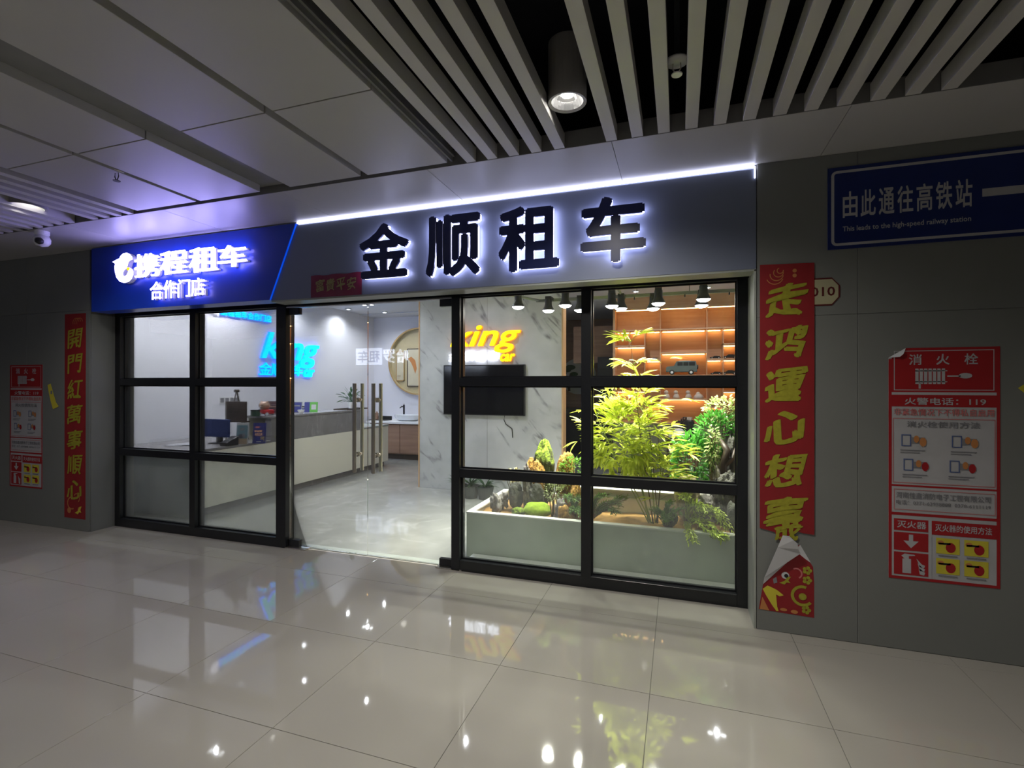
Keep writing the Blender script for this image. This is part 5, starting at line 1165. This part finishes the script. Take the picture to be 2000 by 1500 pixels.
def bush(name, label, cat, px, py, y, rpx, rpy, n, L_, w_, m_, droop=.2, stemm=None, zfloor=.36, seed=1, up=.2, ydep=.5, cover=None):
    random.seed(seed); c = PY(px, py, y); rx = abs(PY(px+rpx, py, y).x-c.x); rz = abs(PY(px, py-rpy, y).z-c.z)
    t = empty(name, (c.x, y, zfloor), label, cat); m = MB(); s = MB(); base = Vector((c.x, y, zfloor))
    for k in range(max(5, n//40)):
        a, e = random.uniform(0, 6.28), random.uniform(-.3, 1.4); d = Vector((math.cos(a)*math.cos(e)*rx, math.sin(a)*math.cos(e)*rx*ydep, math.sin(e)*rz))
        s.tube([base+Vector((random.uniform(-.02, .02), 0, -.02)), base.lerp(c+d, .5)+Vector((0, 0, .02)), c+d*.9], [.006, .004, .002], 5)
    for k in range(n):
        a, e = random.uniform(0, 6.28), math.asin(random.uniform(-1, 1)); r_ = random.uniform(.25, 1)**.45*(1+.22*noise.noise(Vector((math.cos(a)*2, math.sin(e)*2, seed))))
        d = Vector((math.cos(a)*math.cos(e), math.sin(a)*math.cos(e), math.sin(e))); p = c+Vector((d.x*rx*r_, d.y*rx*ydep*r_, d.z*rz*r_))
        if p.z < zfloor+.005: p.z = zfloor+random.uniform(.005, .05)
        leaf_into(m, p, d+Vector((random.uniform(-.5, .5), random.uniform(-.5, .3), up+random.uniform(-.4, .4))), L_*random.uniform(.7, 1.2), w_, random.uniform(-.9, .9), .3, droop)
    m.build('foliage', m_, t, kind='stuff'); s.build('stems', stemm or L_STEM, t)
    return t
def sprigs(name, label, cat, base, arcs, n, L_, w_, m_, seed=3):
    """trailing or spreading shoots set with small narrow leaves"""
    random.seed(seed); t = empty(name, base, label, cat); m = MB(); s = MB()
    for a0, a1, a2 in arcs:
        for r_ in range(n):
            j = lambda: Vector((random.uniform(-.035, .035), random.uniform(-.05, .03), random.uniform(-.02, .03)))
            p0, p1, p2 = Vector(a0), Vector(a1)+j(), Vector(a2)+j(); pts = [p0.lerp(p1, u).lerp(p1.lerp(p2, u), u) for u in [i/9 for i in range(10)]]
            s.tube(pts, .0018, 3)
            for i in range(2, 10):
                for q in range(4):
                    d = (pts[i]-pts[i-1]).normalized()+Vector((random.uniform(-.9, .9), random.uniform(-.9, .9), random.uniform(-.4, .9))); leaf_into(m, pts[i-1].lerp(pts[i], q/4), d, L_*random.uniform(.6, 1.2), w_, 0, .3, .1)
    m.build('foliage', m_, t, kind='stuff'); s.build('stems', L_STEM, t)
    return t
bush('shrub', 'glossy dark green broad-leaved shrub right of the bamboo', 'plant', 1352, 895, 4.75, 44, 50, 620, .055, .026, L_GARD, seed=11, up=.5)
bush('shrub', 'upper glossy green shrub before the right window post', 'plant', 1398, 845, 4.8, 42, 42, 560, .05, .024, L_GARD, seed=12, up=.4, zfloor=.56)
bush('shrub', 'light shrub with small round pale leaves at the top right of the planting', 'plant', 1412, 800, 4.85, 40, 26, 380, .032, .022, L_PALE, seed=13, up=.3, zfloor=.56)
bush('shrub', 'loose pale green shrub hanging between the boulder and the tall dark rock', 'plant', 1392, 875, 4.62, 14, 45, 260, .03, .014, L_PALE, seed=14, up=-.2)
b0_ = PY(1340, 975, 4.35); b0_.z = .38
sprigs('trailing_juniper', 'bright yellow-green trailing shrub spilling over the rim at the right', 'plant', b0_,
       [(b0_, PY(1350, 962, 4.28), PY(1375, 1000, 4.2)), (b0_, PY(1375, 965, 4.25), PY(1410, 1010, 4.16)), (b0_, PY(1345, 950, 4.3), PY(1335, 972, 4.2)), (b0_, PY(1390, 975, 4.2), PY(1425, 1035, 4.13)), (b0_, PY(1355, 1000, 4.2), PY(1385, 1045, 4.12)), (b0_, PY(1385, 1000, 4.15), PY(1405, 1050, 4.08)), (b0_, PY(1340, 1010, 4.14), PY(1352, 1058, 4.06)), (PY(1385, 1035, 4.1), PY(1400, 1045, 4.08), PY(1415, 1052, 4.07))], 8, .036, .010, L_JUN, 5)
b1_ = PY(1300, 1010, 4.3); b1_.z = .37
sprigs('small_shrub', 'small mid-green shrub low in front, left of the trailing shrub', 'plant', b1_, [(b1_, PY(1290, 1000, 4.28), PY(1276, 992, 4.25)), (b1_, PY(1300, 990, 4.28), PY(1312, 980, 4.25)), (b1_, PY(1310, 1000, 4.25), PY(1325, 1000, 4.2)), (b1_, PY(1298, 1005, 4.2), PY(1305, 1012, 4.18))], 9, .03, .013, leafmat('mid_green_leaf', (.20, .38, .07)), 6)
b2_ = PY(1160, 1005, 4.4); b2_.z = .37
sprigs('fern', 'feathery grey-green ferny plant just right of the mullion', 'plant', b2_, [(b2_, PY(1160, 965, 4.35), PY(1185, 970, 4.3)), (b2_, PY(1175, 972, 4.35), PY(1212, 985, 4.3)), (b2_, PY(1150, 960, 4.35), PY(1150, 975, 4.25)), (b2_, PY(1185, 985, 4.3), PY(1205, 1000, 4.25)), (b2_, PY(1190, 980, 4.4), PY(1222, 972, 4.42))], 12, .032, .009, L_FERN, 7)
b3_ = PY(1125, 1005, 4.4); b3_.z = .37
sprigs('fern', 'feathery green plant just left of the mullion behind the rim', 'plant', b3_, [(b3_, PY(1115, 960, 4.4), PY(1108, 975, 4.35)), (b3_, PY(1125, 965, 4.4), PY(1132, 975, 4.3)), (b3_, PY(1122, 985, 4.3), PY(1110, 1000, 4.25)), (b3_, PY(1130, 985, 4.25), PY(1135, 1002, 4.2))], 10, .032, .009, L_FERN, 8)
bush('shrub', 'small leafed light green shrub between the orange stone and the mullion', 'plant', 1118, 918, 4.62, 26, 26, 330, .03, .014, leafmat('fresh_green_leaf', (.20, .42, .06)), seed=15)
bush('shrub', 'low yellowish leafy plant under the tall mossy rock', 'plant', 1092, 940, 4.5, 22, 16, 240, .026, .014, L_PALE, seed=16)
bush('shrub', 'cream tipped leafy plant at the left end of the planter', 'plant', 1008, 930, 4.62, 26, 14, 200, .03, .012, mat('cream_leaf', (.50, .46, .22), .5, var=.2), seed=17)
bush('shrub', 'variegated cream leafy plant hanging right of the wide dark rock', 'plant', 1080, 960, 4.42, 16, 22, 170, .024, .013, mat('variegated_leaf', (.42, .48, .25), .5, var=.3), seed=18)
b4_ = PY(1398, 965, 4.4)
